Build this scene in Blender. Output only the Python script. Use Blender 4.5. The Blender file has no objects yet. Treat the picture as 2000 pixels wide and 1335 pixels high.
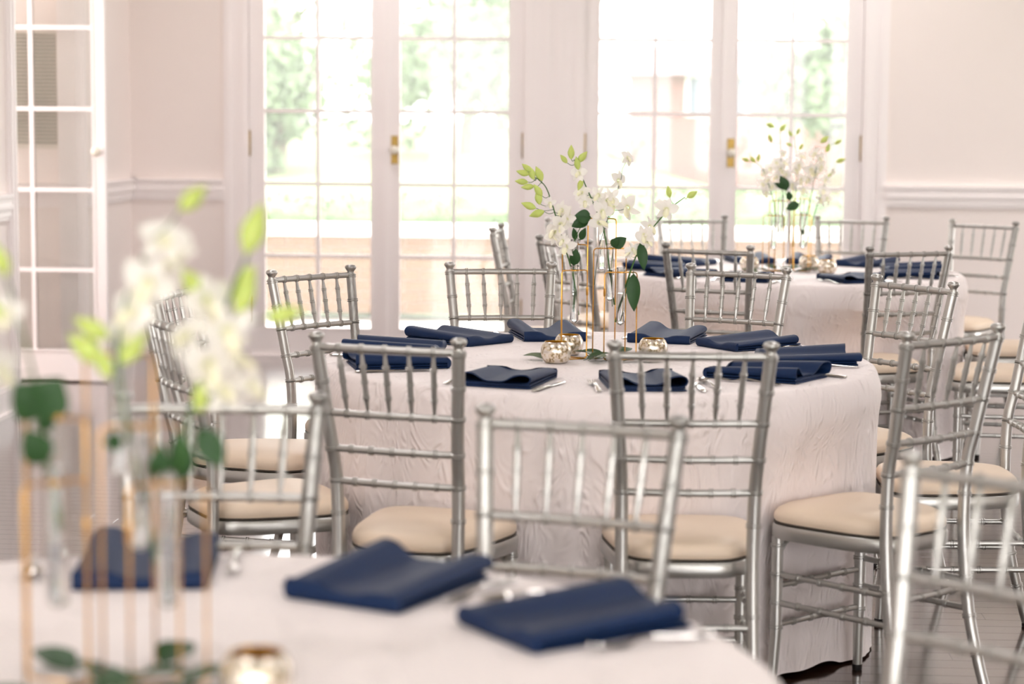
import bpy, math, random
from math import sin, cos, pi, radians as R, atan2, hypot, exp
from mathutils import Vector, Matrix

# ------------------------------------------------------------------ camera, light, exposure
PSI = 0.055                                   # camera looks slightly left of the far wall's normal
F_PX, PITCH, ROLL, CAM_H = 4125.0, 0.1072, 0.0083, 1.513
S = 0.93                                      # every length below is multiplied by this at the end
scene = bpy.context.scene
COL = scene.collection

def W(x, y):
    """camera-aligned floor coordinates -> room coordinates"""
    return (cos(PSI)*x - sin(PSI)*y, sin(PSI)*x + cos(PSI)*y)

cam_data = bpy.data.cameras.new('camera')
cam_data.sensor_width = 36.0
cam_data.lens = F_PX/2000*36.0
cam_data.clip_start = 0.05
cam_data.clip_end = 500
cam_data.dof.use_dof = True
cam_data.dof.focus_distance = 6.75*S
cam_data.dof.aperture_fstop = 2.8
cam = bpy.data.objects.new('camera', cam_data)
COL.objects.link(cam)
cam.matrix_world = (Matrix.Translation((0, 0, CAM_H*S)) @ Matrix.Rotation(PSI, 4, 'Z')
                    @ Matrix.Rotation(pi/2 - PITCH, 4, 'X') @ Matrix.Rotation(ROLL, 4, 'Z'))
scene.camera = cam

world = bpy.data.worlds.new('overcast_sky')
scene.world = world
world.use_nodes = True
wb = world.node_tree.nodes['Background']
wb.inputs['Color'].default_value = (1.0, 0.98, 0.985, 1)
wb.inputs['Strength'].default_value = 1.0

# recessed ceiling lamps of the room (above the frame)
for ix in range(3):
    for iy in range(5):
        ld = bpy.data.lights.new('ceiling_lamp', 'AREA')
        ld.shape = 'DISK'; ld.size = 0.34; ld.energy = 1.75; ld.color = (1.0, 0.955, 0.965)
        lo = bpy.data.objects.new('ceiling_lamp', ld); COL.objects.link(lo)
        lo.location = ((-1.6+ix*2.9)*S, (1.6+iy*2.6)*S, 3.27*S)
hl = bpy.data.lights.new('hall_fill', 'AREA'); hl.shape = 'DISK'; hl.size = 0.34; hl.energy = 2.2; hl.color = (1.0, 0.96, 0.96)  # unseen fill light added to brighten the hall
ho = bpy.data.objects.new('hall_fill', hl); COL.objects.link(ho); ho.location = (-4.1*S, 10.7*S, 3.27*S)

scene.view_settings.view_transform = 'Standard'
scene.view_settings.look = 'None'
scene.view_settings.gamma = 1.0
scene.view_settings.use_curve_mapping = False
scene.view_settings.exposure = 3.05
scene.cycles.use_denoising = True
scene.cycles.max_bounces = 12
scene.cycles.diffuse_bounces = 7
scene.cycles.glossy_bounces = 6
scene.cycles.transmission_bounces = 12
scene.cycles.transparent_max_bounces = 24
scene.cycles.sample_clamp_indirect = 6.0
scene.cycles.caustics_refractive = False
scene.cycles.caustics_reflective = False

rnd = random.Random(7)

# ------------------------------------------------------------------ materials
def srgb(r, g, b):
    f = lambda c: ((c/255)/12.92 if c <= 10 else (((c/255)+0.055)/1.055)**2.4)
    return (f(r), f(g), f(b), 1.0)

MATS = {}
def mat(name, col, rough=0.5, metal=0.0, spec=0.5, col2=None, nscale=8.0, bump=0.0, bscale=60.0,
        sheen=0.0, transmission=0.0, ior=1.45, stretch=(1, 1, 1), coat=0.0, sss=0.0):
    m = bpy.data.materials.new(name)
    m.use_nodes = True
    nt = m.node_tree
    b = nt.nodes['Principled BSDF']
    b.inputs['Base Color'].default_value = col
    b.inputs['Roughness'].default_value = rough
    b.inputs['Metallic'].default_value = metal
    b.inputs['Specular IOR Level'].default_value = spec
    b.inputs['IOR'].default_value = ior
    b.inputs['Transmission Weight'].default_value = transmission
    b.inputs['Sheen Weight'].default_value = sheen
    b.inputs['Coat Weight'].default_value = coat
    b.inputs['Subsurface Weight'].default_value = sss
    tc = nt.nodes.new('ShaderNodeTexCoord')
    mp = nt.nodes.new('ShaderNodeMapping')
    mp.inputs['Scale'].default_value = stretch
    nt.links.new(tc.outputs['Object'], mp.inputs['Vector'])
    n = nt.nodes.new('ShaderNodeTexNoise')
    n.inputs['Scale'].default_value = nscale
    n.inputs['Detail'].default_value = 4
    nt.links.new(mp.outputs['Vector'], n.inputs['Vector'])
    if col2 is None:
        col2 = tuple(c*0.93 for c in col[:3]) + (1,)
    mx = nt.nodes.new('ShaderNodeMix')
    mx.data_type = 'RGBA'
    mx.inputs['A'].default_value = col
    mx.inputs['B'].default_value = col2
    nt.links.new(n.outputs['Fac'], mx.inputs['Factor'])
    nt.links.new(mx.outputs['Result'], b.inputs['Base Color'])
    if bump:
        n2 = nt.nodes.new('ShaderNodeTexNoise')
        n2.inputs['Scale'].default_value = bscale
        n2.inputs['Detail'].default_value = 5
        nt.links.new(mp.outputs['Vector'], n2.inputs['Vector'])
        bp = nt.nodes.new('ShaderNodeBump')
        bp.inputs['Strength'].default_value = bump
        bp.inputs['Distance'].default_value = 0.01
        nt.links.new(n2.outputs['Fac'], bp.inputs['Height'])
        nt.links.new(bp.outputs['Normal'], b.inputs['Normal'])
    MATS[name] = m
    return m

mat('wall_paint', srgb(243, 233, 228), 0.75, spec=0.3, nscale=3, col2=srgb(241, 231, 226))
mat('wainscot_paint', srgb(237, 222, 211), 0.7, spec=0.3, nscale=3)
mat('trim_paint', srgb(247, 240, 239), 0.4, nscale=4, col2=srgb(245, 238, 236))
mat('ceiling_paint', srgb(246, 243, 240), 0.85)
mat('brass', srgb(176, 146, 84), 0.35, 1.0, nscale=30, col2=srgb(130, 105, 55))
mat('porcelain', srgb(235, 228, 214), 0.2)
mat('silver_paint', srgb(190, 188, 184), 0.33, 0.78, nscale=25, col2=srgb(180, 178, 173))
mat('worn_silver', srgb(200, 199, 195), 0.35, 0.7, nscale=60, col2=srgb(90, 84, 78), stretch=(3, 3, .35))
mat('black_foot', srgb(28, 25, 24), 0.6)
mat('ivory_vinyl', srgb(234, 215, 193), 0.42, nscale=6, col2=srgb(229, 208, 184), bump=0.05, bscale=25)
mat('dark_piping', srgb(70, 62, 54), 0.7)
mat('table_wood', srgb(160, 130, 96), 0.5)
mat('navy_cloth', srgb(9, 39, 78), 0.55, spec=0.3, nscale=40, col2=srgb(7, 32, 67), bump=0.12, bscale=500)
mat('stainless', srgb(215, 212, 206), 0.14, 1.0)
mat('gold_wire', srgb(214, 164, 78), 0.25, 1.0, nscale=40, col2=srgb(196, 140, 60))
mat('gold_leafing', srgb(222, 176, 62), 0.3, 0.9)
mat('stem_green', srgb(44, 86, 30), 0.5, nscale=30, col2=srgb(66, 108, 40))
mat('thin_stem', srgb(70, 92, 78), 0.5)
mat('bud_green', srgb(176, 200, 92), 0.5, nscale=40, col2=srgb(206, 216, 130), sss=0.1)
mat('bud_pale', srgb(226, 228, 178), 0.5, nscale=40, col2=srgb(240, 238, 214), sss=0.1)
mat('lip_yellow', srgb(232, 228, 186), 0.5, nscale=60, col2=srgb(246, 242, 226))
mat('leaf_dark', srgb(33, 64, 30), 0.45, spec=0.35, nscale=20, col2=srgb(48, 84, 42))
mat('leaf_grey', srgb(84, 102, 72), 0.5, nscale=20, col2=srgb(116, 128, 98))
mat('leaf_light', srgb(140, 176, 72), 0.5, nscale=20, col2=srgb(160, 190, 96))
mat('vent_paint', srgb(226, 219, 208), 0.5)
mat('vent_dark', srgb(150, 150, 134), 0.8)
mat('outdoor_brick', srgb(126, 100, 74), 0.9, nscale=5, col2=srgb(104, 80, 58))
mat('mortar', srgb(160, 146, 130), 0.95)
mat('cap_stone', srgb(232, 228, 222), 0.85)
mat('paving', srgb(226, 221, 214), 0.85, nscale=2)
mat('red_brick', srgb(142, 104, 98), 0.9, nscale=2, col2=srgb(128, 92, 88))
mat('roof_shingle', srgb(140, 116, 120), 0.9, nscale=10)
mat('glass_far', srgb(92, 102, 116), 0.2)
mat('house_white', srgb(240, 240, 240), 0.7)
mat('lawn_grass', srgb(118, 134, 92), 0.95, nscale=4, col2=srgb(136, 150, 108))
mat('hedge_leaf', srgb(92, 124, 78), 0.7, nscale=9, col2=srgb(118, 146, 98))
mat('tree_leaf', srgb(104, 122, 96), 0.7, nscale=3, col2=srgb(132, 148, 118))
mat('bark', srgb(112, 98, 84), 0.9)

def orchid_mat():
    m = bpy.data.materials.new('orchid_petal'); m.use_nodes = True
    nt = m.node_tree; b = nt.nodes['Principled BSDF']
    tc = nt.nodes.new('ShaderNodeTexCoord')
    ln = nt.nodes.new('ShaderNodeVectorMath'); ln.operation = 'LENGTH'
    nt.links.new(tc.outputs['Object'], ln.inputs[0])
    rp = nt.nodes.new('ShaderNodeValToRGB')
    rp.color_ramp.elements[0].position = 0.003
    rp.color_ramp.elements[0].color = srgb(222, 224, 164)
    rp.color_ramp.elements[1].position = 0.0085
    rp.color_ramp.elements[1].color = srgb(250, 246, 240)
    nt.links.new(ln.outputs['Value'], rp.inputs['Fac'])
    nt.links.new(rp.outputs['Color'], b.inputs['Base Color'])
    b.inputs['Roughness'].default_value = 0.55
    tr = nt.nodes.new('ShaderNodeBsdfTranslucent')
    nt.links.new(rp.outputs['Color'], tr.inputs['Color'])
    mx = nt.nodes.new('ShaderNodeMixShader'); mx.inputs['Fac'].default_value = 0.3
    nt.links.new(b.outputs['BSDF'], mx.inputs[1]); nt.links.new(tr.outputs['BSDF'], mx.inputs[2])
    nt.links.new(mx.outputs['Shader'], nt.nodes['Material Output'].inputs['Surface'])
    MATS['orchid_petal'] = m
orchid_mat()

def cloth_mat():
    """crinkled white table linen: fine relief only"""
    m = bpy.data.materials.new('crinkle_linen'); m.use_nodes = True
    nt = m.node_tree; b = nt.nodes['Principled BSDF']
    b.inputs['Base Color'].default_value = srgb(241, 231, 229)
    b.inputs['Roughness'].default_value = 0.6
    b.inputs['Sheen Weight'].default_value = 0.2
    tc = nt.nodes.new('ShaderNodeTexCoord')
    mp = nt.nodes.new('ShaderNodeMapping'); mp.inputs['Scale'].default_value = (1, 1, 0.55)
    nt.links.new(tc.outputs['Object'], mp.inputs['Vector'])
    w = nt.nodes.new('ShaderNodeTexNoise'); w.inputs['Scale'].default_value = 5; w.inputs['Detail'].default_value = 2
    nt.links.new(mp.outputs['Vector'], w.inputs['Vector'])
    add = nt.nodes.new('ShaderNodeMixRGB'); add.blend_type = 'ADD'; add.inputs['Fac'].default_value = 0.25
    nt.links.new(mp.outputs['Vector'], add.inputs['Color1']); nt.links.new(w.outputs['Color'], add.inputs['Color2'])
    n = nt.nodes.new('ShaderNodeTexNoise'); n.noise_type = 'RIDGED_MULTIFRACTAL'
    n.inputs['Scale'].default_value = 46; n.inputs['Detail'].default_value = 3
    nt.links.new(add.outputs['Color'], n.inputs['Vector'])
    bp = nt.nodes.new('ShaderNodeBump'); bp.inputs['Strength'].default_value = 1.0; bp.inputs['Distance'].default_value = 0.0075
    nt.links.new(n.outputs['Fac'], bp.inputs['Height']); nt.links.new(bp.outputs['Normal'], b.inputs['Normal'])
    MATS['crinkle_linen'] = m
cloth_mat()

def thin_glass(name, tint, veil=0.0, ior=1.45):
    m = bpy.data.materials.new(name); m.use_nodes = True
    nt = m.node_tree; nt.nodes.remove(nt.nodes['Principled BSDF'])
    t = nt.nodes.new('ShaderNodeBsdfTransparent'); t.inputs['Color'].default_value = tint
    g = nt.nodes.new('ShaderNodeBsdfGlossy'); g.inputs['Roughness'].default_value = 0.02
    fr = nt.nodes.new('ShaderNodeFresnel'); fr.inputs['IOR'].default_value = ior
    mx = nt.nodes.new('ShaderNodeMixShader')
    nt.links.new(fr.outputs['Fac'], mx.inputs['Fac'])
    nt.links.new(t.outputs['BSDF'], mx.inputs[1]); nt.links.new(g.outputs['BSDF'], mx.inputs[2])
    out = mx
    if veil:  # milky share imitating lens glare that veils the view outdoors
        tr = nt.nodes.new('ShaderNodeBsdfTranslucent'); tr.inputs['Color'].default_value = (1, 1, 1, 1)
        out = nt.nodes.new('ShaderNodeMixShader'); out.inputs['Fac'].default_value = veil
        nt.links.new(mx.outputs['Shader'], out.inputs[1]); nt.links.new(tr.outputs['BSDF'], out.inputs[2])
    nt.links.new(out.outputs['Shader'], nt.nodes['Material Output'].inputs['Surface'])
    MATS[name] = m
thin_glass('pane_glass', (0.97, 0.98, 0.97, 1), 0.06)  # slightly milky, to put a bright haze over the garden
thin_glass('tube_glass', (0.95, 0.96, 0.96, 1), 0.0, 1.6)
mat('water', (0.98, 0.99, 0.99, 1), 0.0, transmission=1.0, ior=1.33, col2=(0.98, 0.99, 0.99, 1))

def mercury_mat():
    m = bpy.data.materials.new('mercury_glass'); m.use_nodes = True
    nt = m.node_tree; b = nt.nodes['Principled BSDF']
    tc = nt.nodes.new('ShaderNodeTexCoord')
    n = nt.nodes.new('ShaderNodeTexNoise'); n.inputs['Scale'].default_value = 90; n.inputs['Detail'].default_value = 6
    n.inputs['Roughness'].default_value = 0.7
    nt.links.new(tc.outputs['Object'], n.inputs['Vector'])
    rp = nt.nodes.new('ShaderNodeValToRGB')
    e = rp.color_ramp.elements
    e[0].position = 0.40; e[0].color = srgb(140, 124, 96)
    e[1].position = 0.52; e[1].color = srgb(240, 232, 222)
    x = e.new(0.46); x.color = srgb(222, 204, 170)
    nt.links.new(n.outputs['Fac'], rp.inputs['Fac'])
    nt.links.new(rp.outputs['Color'], b.inputs['Base Color'])
    b.inputs['Metallic'].default_value = 0.65
    b.inputs['Roughness'].default_value = 0.17
    bp = nt.nodes.new('ShaderNodeBump'); bp.inputs['Strength'].default_value = 0.3; bp.inputs['Distance'].default_value = 0.002
    nt.links.new(n.outputs['Fac'], bp.inputs['Height']); nt.links.new(bp.outputs['Normal'], b.inputs['Normal'])
    MATS['mercury_glass'] = m
mercury_mat()

def floor_mat():
    m = bpy.data.materials.new('dark_oak'); m.use_nodes = True
    nt = m.node_tree; b = nt.nodes['Principled BSDF']
    tc = nt.nodes.new('ShaderNodeTexCoord')
    oi = nt.nodes.new('ShaderNodeObjectInfo')
    mp = nt.nodes.new('ShaderNodeMapping'); mp.inputs['Scale'].default_value = (1.2, 14, 14)
    nt.links.new(tc.outputs['Object'], mp.inputs['Vector'])
    nt.links.new(oi.outputs['Random'], mp.inputs['Location'])
    n = nt.nodes.new('ShaderNodeTexNoise'); n.inputs['Scale'].default_value = 5; n.inputs['Detail'].default_value = 6
    nt.links.new(mp.outputs['Vector'], n.inputs['Vector'])
    rp = nt.nodes.new('ShaderNodeValToRGB')
    rp.color_ramp.elements[0].position = 0.3; rp.color_ramp.elements[0].color = srgb(44, 27, 20)
    rp.color_ramp.elements[1].position = 0.75; rp.color_ramp.elements[1].color = srgb(72, 47, 34)
    nt.links.new(n.outputs['Fac'], rp.inputs['Fac'])
    nt.links.new(rp.outputs['Color'], b.inputs['Base Color'])
    b.inputs['Roughness'].default_value = 0.2
    b.inputs['Specular IOR Level'].default_value = 0.5
    b.inputs['Coat Weight'].default_value = 1.0
    b.inputs['Coat IOR'].default_value = 1.55
    b.inputs['Coat Roughness'].default_value = 0.12
    bp = nt.nodes.new('ShaderNodeBump'); bp.inputs['Strength'].default_value = 0.06; bp.inputs['Distance'].default_value = 0.004
    nt.links.new(n.outputs['Fac'], bp.inputs['Height']); nt.links.new(bp.outputs['Normal'], b.inputs['Normal'])
    MATS['dark_oak'] = m
floor_mat()

# ------------------------------------------------------------------ mesh helpers
class MB:
    def __init__(s): s.v = []; s.f = []
    def ring(s, pts):
        i = len(s.v); s.v += [tuple(p) for p in pts]; return list(range(i, i+len(pts)))
    def bridge(s, a, b):
        n = len(a)
        for k in range(n):
            s.f.append((a[k], a[(k+1) % n], b[(k+1) % n], b[k]))
    def loft(s, rings, cap0=True, cap1=True):
        ids = [s.ring(r) for r in rings]
        for a, b in zip(ids, ids[1:]): s.bridge(a, b)
        if cap0: s.f.append(tuple(reversed(ids[0])))
        if cap1: s.f.append(tuple(ids[-1]))
        return s
    def box(s, x0, x1, y0, y1, z0, z1):
        s.loft([[(x0, y0, z0), (x1, y0, z0), (x1, y1, z0), (x0, y1, z0)],
                [(x0, y0, z1), (x1, y0, z1), (x1, y1, z1), (x0, y1, z1)]])
        return s
    def tube(s, pts, radii, seg=10, caps=True):
        pts = [Vector(p) for p in pts]
        if not hasattr(radii, '__len__'): radii = [radii]*len(pts)
        t0 = (pts[1]-pts[0]).normalized()
        up = Vector((0, 0, 1)) if abs(t0.z) < 0.9 else Vector((1, 0, 0))
        nrm = (up - t0*up.dot(t0)).normalized()
        rings = []
        for i, p in enumerate(pts):
            t = (pts[min(i+1, len(pts)-1)] - pts[max(i-1, 0)])
            if t.length < 1e-9: t = t0
            t = t.normalized()
            nrm = nrm - t*nrm.dot(t)
            nrm = nrm.normalized()
            bi = t.cross(nrm)
            rings.append([p + (nrm*cos(2*pi*k/seg) + bi*sin(2*pi*k/seg))*radii[i] for k in range(seg)])
        return s.loft(rings, caps, caps)
    def lathe(s, prof, seg=20, c=(0, 0, 0), cap0=True, cap1=True):
        return s.loft([[(c[0]+r*cos(2*pi*k/seg), c[1]+r*sin(2*pi*k/seg), c[2]+z) for k in range(seg)] for r, z in prof], cap0, cap1)
    def build(s, name, m, parent=None, smooth=True, loc=None):
        me = bpy.data.meshes.new(name)
        me.from_pydata(s.v, [], s.f)
        if smooth: me.polygons.foreach_set('use_smooth', [True]*len(me.polygons))
        me.materials.append(MATS[m])
        me.update()
        o = bpy.data.objects.new(name, me)
        COL.objects.link(o)
        if smooth: sharp_by_angle(me)
        if parent: o.parent = parent
        if loc: o.location = loc
        return o

def sharp_by_angle(me, ang=R(42)):
    import bmesh
    bm = bmesh.new(); bm.from_mesh(me)
    bmesh.ops.recalc_face_normals(bm, faces=bm.faces)
    for e in bm.edges:
        if len(e.link_faces) == 2 and e.calc_face_angle(0) > ang: e.smooth = False
    bm.to_mesh(me); bm.free()

def empty(name, loc=(0, 0, 0), rz=0.0):
    o = bpy.data.objects.new(name, None)
    COL.objects.link(o)
    o.empty_display_size = 0.1
    o.location = loc; o.rotation_euler = (0, 0, rz)
    return o

def tag(o, label=None, cat=None, group=None, kind=None):
    if label: o['label'] = label
    if cat: o['category'] = cat
    if group: o['group'] = group
    if kind: o['kind'] = kind
    return o

KIDS = {}
def copy_tree(o, parent=None):
    c = o.copy(); COL.objects.link(c); c.parent = parent
    for ch in o.children: copy_tree(ch, c)
    return c

def inst(src, name, parent=None, loc=(0, 0, 0), rot=(0, 0, 0), scale=None, m=None):
    o = bpy.data.objects.new(name, src.data); COL.objects.link(o)
    o.location = loc; o.rotation_euler = rot
    if scale: o.scale = scale
    if parent: o.parent = parent
    if m:
        o.material_slots[0].link = 'OBJECT'; o.material_slots[0].material = MATS[m]
    return o

def catmull(pts, n=8):
    pts = [Vector(p) for p in pts]
    P = [pts[0]*2-pts[1]] + pts + [pts[-1]*2-pts[-2]]
    out = []
    for i in range(1, len(P)-2):
        for k in range(n):
            t = k/n
            a, b, c, d = P[i-1], P[i], P[i+1], P[i+2]
            out.append(0.5*((2*b)+(c-a)*t+(2*a-5*b+4*c-d)*t*t+(3*b-a-3*c+d)*t**3))
    out.append(pts[-1])
    return out

def resample(pts, svals):
    L = [0]
    for a, b in zip(pts, pts[1:]): L.append(L[-1]+(b-a).length)
    out = []; j = 0
    for s in svals:
        s = max(0, min(L[-1], s))
        while j < len(L)-2 and L[j+1] < s: j += 1
        t = (s-L[j])/max(1e-9, L[j+1]-L[j])
        out.append(pts[j].lerp(pts[j+1], t))
    return out, L[-1]

def bamboo(mb, pts, rad, nodes, seg=10, bump=0.0032, w=0.0046, gap=0.0066, extra=12, ends=None):
    """turned 'bamboo' rod: tube along pts with double rings at arc fractions in nodes"""
    pts = [Vector(p) for p in pts]
    _, L = resample(pts, [0])
    r_at = rad if callable(rad) else (lambda t: rad)
    s = {0.0: r_at(0), L: r_at(1)}
    for k in range(extra+1): s[L*k/extra] = r_at(k/extra)
    for nd in nodes:
        c = nd*L
        for off in (-gap/2, gap/2):
            for d, h in ((-w/2, 0), (-w/4, 1), (w/4, 1), (w/2, 0)):
                q = c+off+d
                if 0 < q < L: s[q] = r_at(q/L)+bump*h
    ks = sorted(s)
    P, _ = resample(pts, ks)
    mb.tube(P, [s[k] for k in ks], seg)

# ------------------------------------------------------------------ room shell
LX, FY, RX, BY, CZ = -3.09, 12.98, 6.4, -3.6, 3.3

fl = MB().box(-5.75, RX+0.18, BY-0.18, FY+0.18, -0.12, -0.022).build('floor', 'dark_oak', smooth=False)
tag(fl, 'dark glossy oak strip floor of the reception room', kind='structure')

# planks: the ones the picture shows largest are objects, the rest one joined part
PW = 0.083
def plank_mesh(L):
    mb = MB(); b = 0.0007; h = 0.0
    x0, x1, y0, y1 = -L/2, L/2, -PW/2+0.0002, PW/2-0.0002
    mb.loft([[(x0, y0, -0.022), (x1, y0, -0.022), (x1, y1, -0.022), (x0, y1, -0.022)],
             [(x0, y0, h-b), (x1, y0, h-b), (x1, y1, h-b), (x0, y1, h-b)],
             [(x0+b, y0+b, h), (x1-b, y0+b, h), (x1-b, y1-b, h), (x0+b, y1-b, h)]], cap0=False)
    return mb
plank_src = {}
rest = MB()
row = 0; y = BY
npl = 0
while y < FY:
    pr = random.Random(row*13+5)
    x = -5.7 + pr.random()*1.2
    while x < RX-1.0:
        L = pr.choice((1.2, 1.6, 2.0))
        cx, cy = x+L/2, y+PW/2
        near = 4.2 < cy < 8.2 and -1.7 < cx < 2.6
        if near and npl < 290:
            if L not in plank_src:
                p = plank_mesh(L).build('plank', 'dark_oak', fl, smooth=False); plank_src[L] = p
                p.location = (cx, cy, 0)
            else:
                inst(plank_src[L], 'plank', fl, (cx, cy, 0))
            npl += 1
        else:
            m = plank_mesh(L)
            base = len(rest.v)
            rest.v += [(a+cx, b_+cy, c_) for a, b_, c_ in m.v]
            rest.f += [tuple(i+base for i in f_) for f_ in m.f]
        x += L
    y += PW; row += 1
tag(rest.build('planks', 'dark_oak', fl, smooth=False), kind='stuff')

tag(MB().box(-5.75, RX+0.18, BY-0.18, FY+0.18, CZ, CZ+0.15).build('ceiling', 'ceiling_paint', smooth=False),
    'plain white ceiling of the reception room', kind='structure')

def wall(name, axis, pos, thick, a0, a1, openings, label, m='wall_paint'):
    """axis 'x': wall plane at x=pos spanning y a0..a1; openings (b0,b1,z0,z1)"""
    mb = MB()
    def bx(b0, b1, z0, z1):
        if b1-b0 < 1e-4 or z1-z0 < 1e-4: return
        if axis == 'y': mb.box(b0, b1, min(pos, pos+thick), max(pos, pos+thick), z0, z1)
        else: mb.box(min(pos, pos+thick), max(pos, pos+thick), b0, b1, z0, z1)
    cur = a0
    for b0, b1, z0, z1 in sorted(openings):
        bx(cur, b0, 0, CZ); bx(b0, b1, 0, z0); bx(b0, b1, z1, CZ); cur = b1
    bx(cur, a1, 0, CZ)
    return tag(mb.build(name, m, smooth=False), label, kind='structure')

D1, D2 = (-2.349, -1.504, -0.656), (-0.282, 0.564, 1.400)      # hinge, meeting stile, hinge
DTOP = 2.56
wall('wall_far', 'y', FY, 0.18, LX-0.10, RX+0.2, [(D1[0]-0.03, D1[2]+0.03, 0, DTOP+0.03), (D2[0]-0.03, D2[2]+0.03, 0, DTOP+0.03)],
     'pale pinkish beige wall with two pairs of white French doors')
OP0, OP1 = 10.48, 11.72
wall('wall_left', 'x', LX, -0.10, BY, FY, [(OP0, OP1, 0, 2.55), (-3.0, -1.0, 0.4, 3.0)],
     'beige left wall with a cased doorway near the corner')
wall('wall_hall', 'y', OP1+0.06, 0.1, -5.6, LX-0.10, [], 'cream hall wall with a louvred vent behind the open glazed door')
wall('wall_hall_side', 'x', -5.6, -0.15, 9.8, OP1+0.2, [(9.95, 11.6, 0.5, 2.9)], 'cream hall wall beyond the doorway')
wall('wall_hall_near', 'y', 9.8, -0.1, -5.6, LX-0.10, [], 'cream hall partition beyond the doorway')
wall('wall_right', 'x', RX, 0.18, BY, FY, [(-2.6+i*2.58, -2.6+i*2.58+2.2, 0.2, 3.05) for i in (5,)],
     'beige right wall with a row of tall windows')
wall('wall_back', 'y', BY, -0.18, -3.3, RX+0.2, [(-2.8+i*1.85, -2.8+i*1.85+1.5, 0.3, 3.0) for i in range(5)],
     'beige back wall with tall windows')

# dado (wainscot) skin, chair rail and baseboard
def dado(name, axis, pos, out, segs, label):
    mb = MB()
    for a, b in segs:
        for z0, z1, d in ((0.970, 0.990, 0.014), (0.990, 1.030, 0.022), (1.030, 1.050, 0.034), (1.050, 1.087, 0.03), (1.087, 1.103, 0.042)):
            if axis == 'y': mb.box(a, b, min(pos, pos+out*d), max(pos, pos+out*d), z0, z1)
            else: mb.box(min(pos, pos+out*d), max(pos, pos+out*d), a, b, z0, z1)
    return tag(mb.build(name, 'trim_paint', smooth=False), label, kind='structure')
def base(name, axis, pos, out, segs, label):
    mb = MB()
    for a, b in segs:
        for z0, z1, d in ((0.0, 0.13, 0.018), (0.13, 0.15, 0.012), (0.0, 0.02, 0.032)):
            if axis == 'y': mb.box(a, b, min(pos, pos+out*d), max(pos, pos+out*d), z0, z1)
            else: mb.box(min(pos, pos+out*d), max(pos, pos+out*d), a, b, z0, z1)
    return tag(mb.build(name, 'trim_paint', smooth=False), label, kind='structure')
CL, CR = -2.506, 1.555
segs_far = [(LX, CL), (CR, RX)]
dado('trim_1', 'y', FY, -1, segs_far, 'moulded white chair rail on the far wall')
dado('trim_2', 'x', LX, 1, [(OP1+0.13, FY), (7.2, OP0-0.13)], 'moulded white chair rail on the left wall')
dado('trim_3', 'y', OP1+0.06, -1, [(-5.6, LX-0.10)], 'moulded white chair rail on the hall wall')
base('baseboard_far', 'y', FY, -1, segs_far, 'white baseboard along the far wall')
base('baseboard_left', 'x', LX, 1, [(OP1+0.13, FY), (BY, OP0-0.13)], 'white baseboard along the left wall')
base('baseboard_right', 'x', RX, -1, [(BY, FY)], 'white baseboard along the right wall')

# ------------------------------------------------------------------ French doors
ROWS = [z+0.065 for z in (0.120, 0.566, 1.012, 1.459, 1.905, 2.352)]
def door_leaf(parent, x0, x1, g0, g1, y, knob=None, hinges=None, yth=0.044):
    mb = MB()
    ya, yb = y, y+yth
    mb.box(x0, g0, ya, yb, 0.012, DTOP-0.02)
    mb.box(g1, x1, ya, yb, 0.012, DTOP-0.02)
    mb.box(g0, g1, ya, yb, 0.012, ROWS[0])
    mb.box(g0, g1, ya, yb, ROWS[-1], DTOP-0.02)
    # glazing bead proud of the stiles
    for a, b in ((g0-0.012, g0), (g1, g1+0.012)):
        mb.box(a, b, ya-0.004, ya, ROWS[0]-0.012, ROWS[-1]+0.012)
    mb.box(g0, g1, ya-0.004, ya, ROWS[0]-0.012, ROWS[0]); mb.box(g0, g1, ya-0.004, ya, ROWS[-1], ROWS[-1]+0.012)
    lf = mb.build('door_leaf', 'trim_paint', parent, smooth=False)
    gm = (g0+g1)/2; hw = 0.0115
    def muntin(a, b, z0, z1):
        m = MB().box(a, b, ya+0.006, yb-0.006, z0, z1)
        m.build('muntin', 'trim_paint', lf, smooth=False)
    muntin(gm-hw, gm+hw, ROWS[0], ROWS[-1])
    for z in ROWS[1:-1]:
        muntin(g0, gm-hw, z-hw, z+hw); muntin(gm+hw, g1, z-hw, z+hw)
    for c0, c1 in ((g0, gm-hw), (gm+hw, g1)):
        for r in range(5):
            z0 = ROWS[r]+(hw if r else 0); z1 = ROWS[r+1]-(hw if r < 4 else 0)
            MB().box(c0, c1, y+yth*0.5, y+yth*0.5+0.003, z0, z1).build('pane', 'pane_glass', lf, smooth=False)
    if knob is not None:
        kx, pl = knob
        if pl:
            p = MB().box(kx-0.022, kx+0.022, ya-0.005, ya, 1.205, 1.378).build('lock_plate', 'brass', lf, smooth=False)
        kb = MB()
        prof = [(0.016, 0), (0.012, 0.006), (0.009, 0.02), (0.012, 0.03), (0.024, 0.036), (0.028, 0.046), (0.026, 0.056), (0.014, 0.064)]
        kb.loft([[(kx+r*cos(2*pi*k/16), ya-0.004-h, 1.291+r*sin(2*pi*k/16)) for k in range(16)] for r, h in prof])
        kb.build('door_knob', 'porcelain', lf)
    if hinges is not None:
        for zc in (0.30, 1.325, 2.30):
            h = MB()
            h.lathe([(0.0, -0.082), (0.005, -0.08), (0.0075, -0.074), (0.0085, -0.07), (0.0085, 0.07), (0.0075, 0.074), (0.005, 0.08), (0.0, 0.082)], 10, (hinges, ya-0.006, zc))
            h.build('hinge', 'brass', lf)
    return lf

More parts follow.
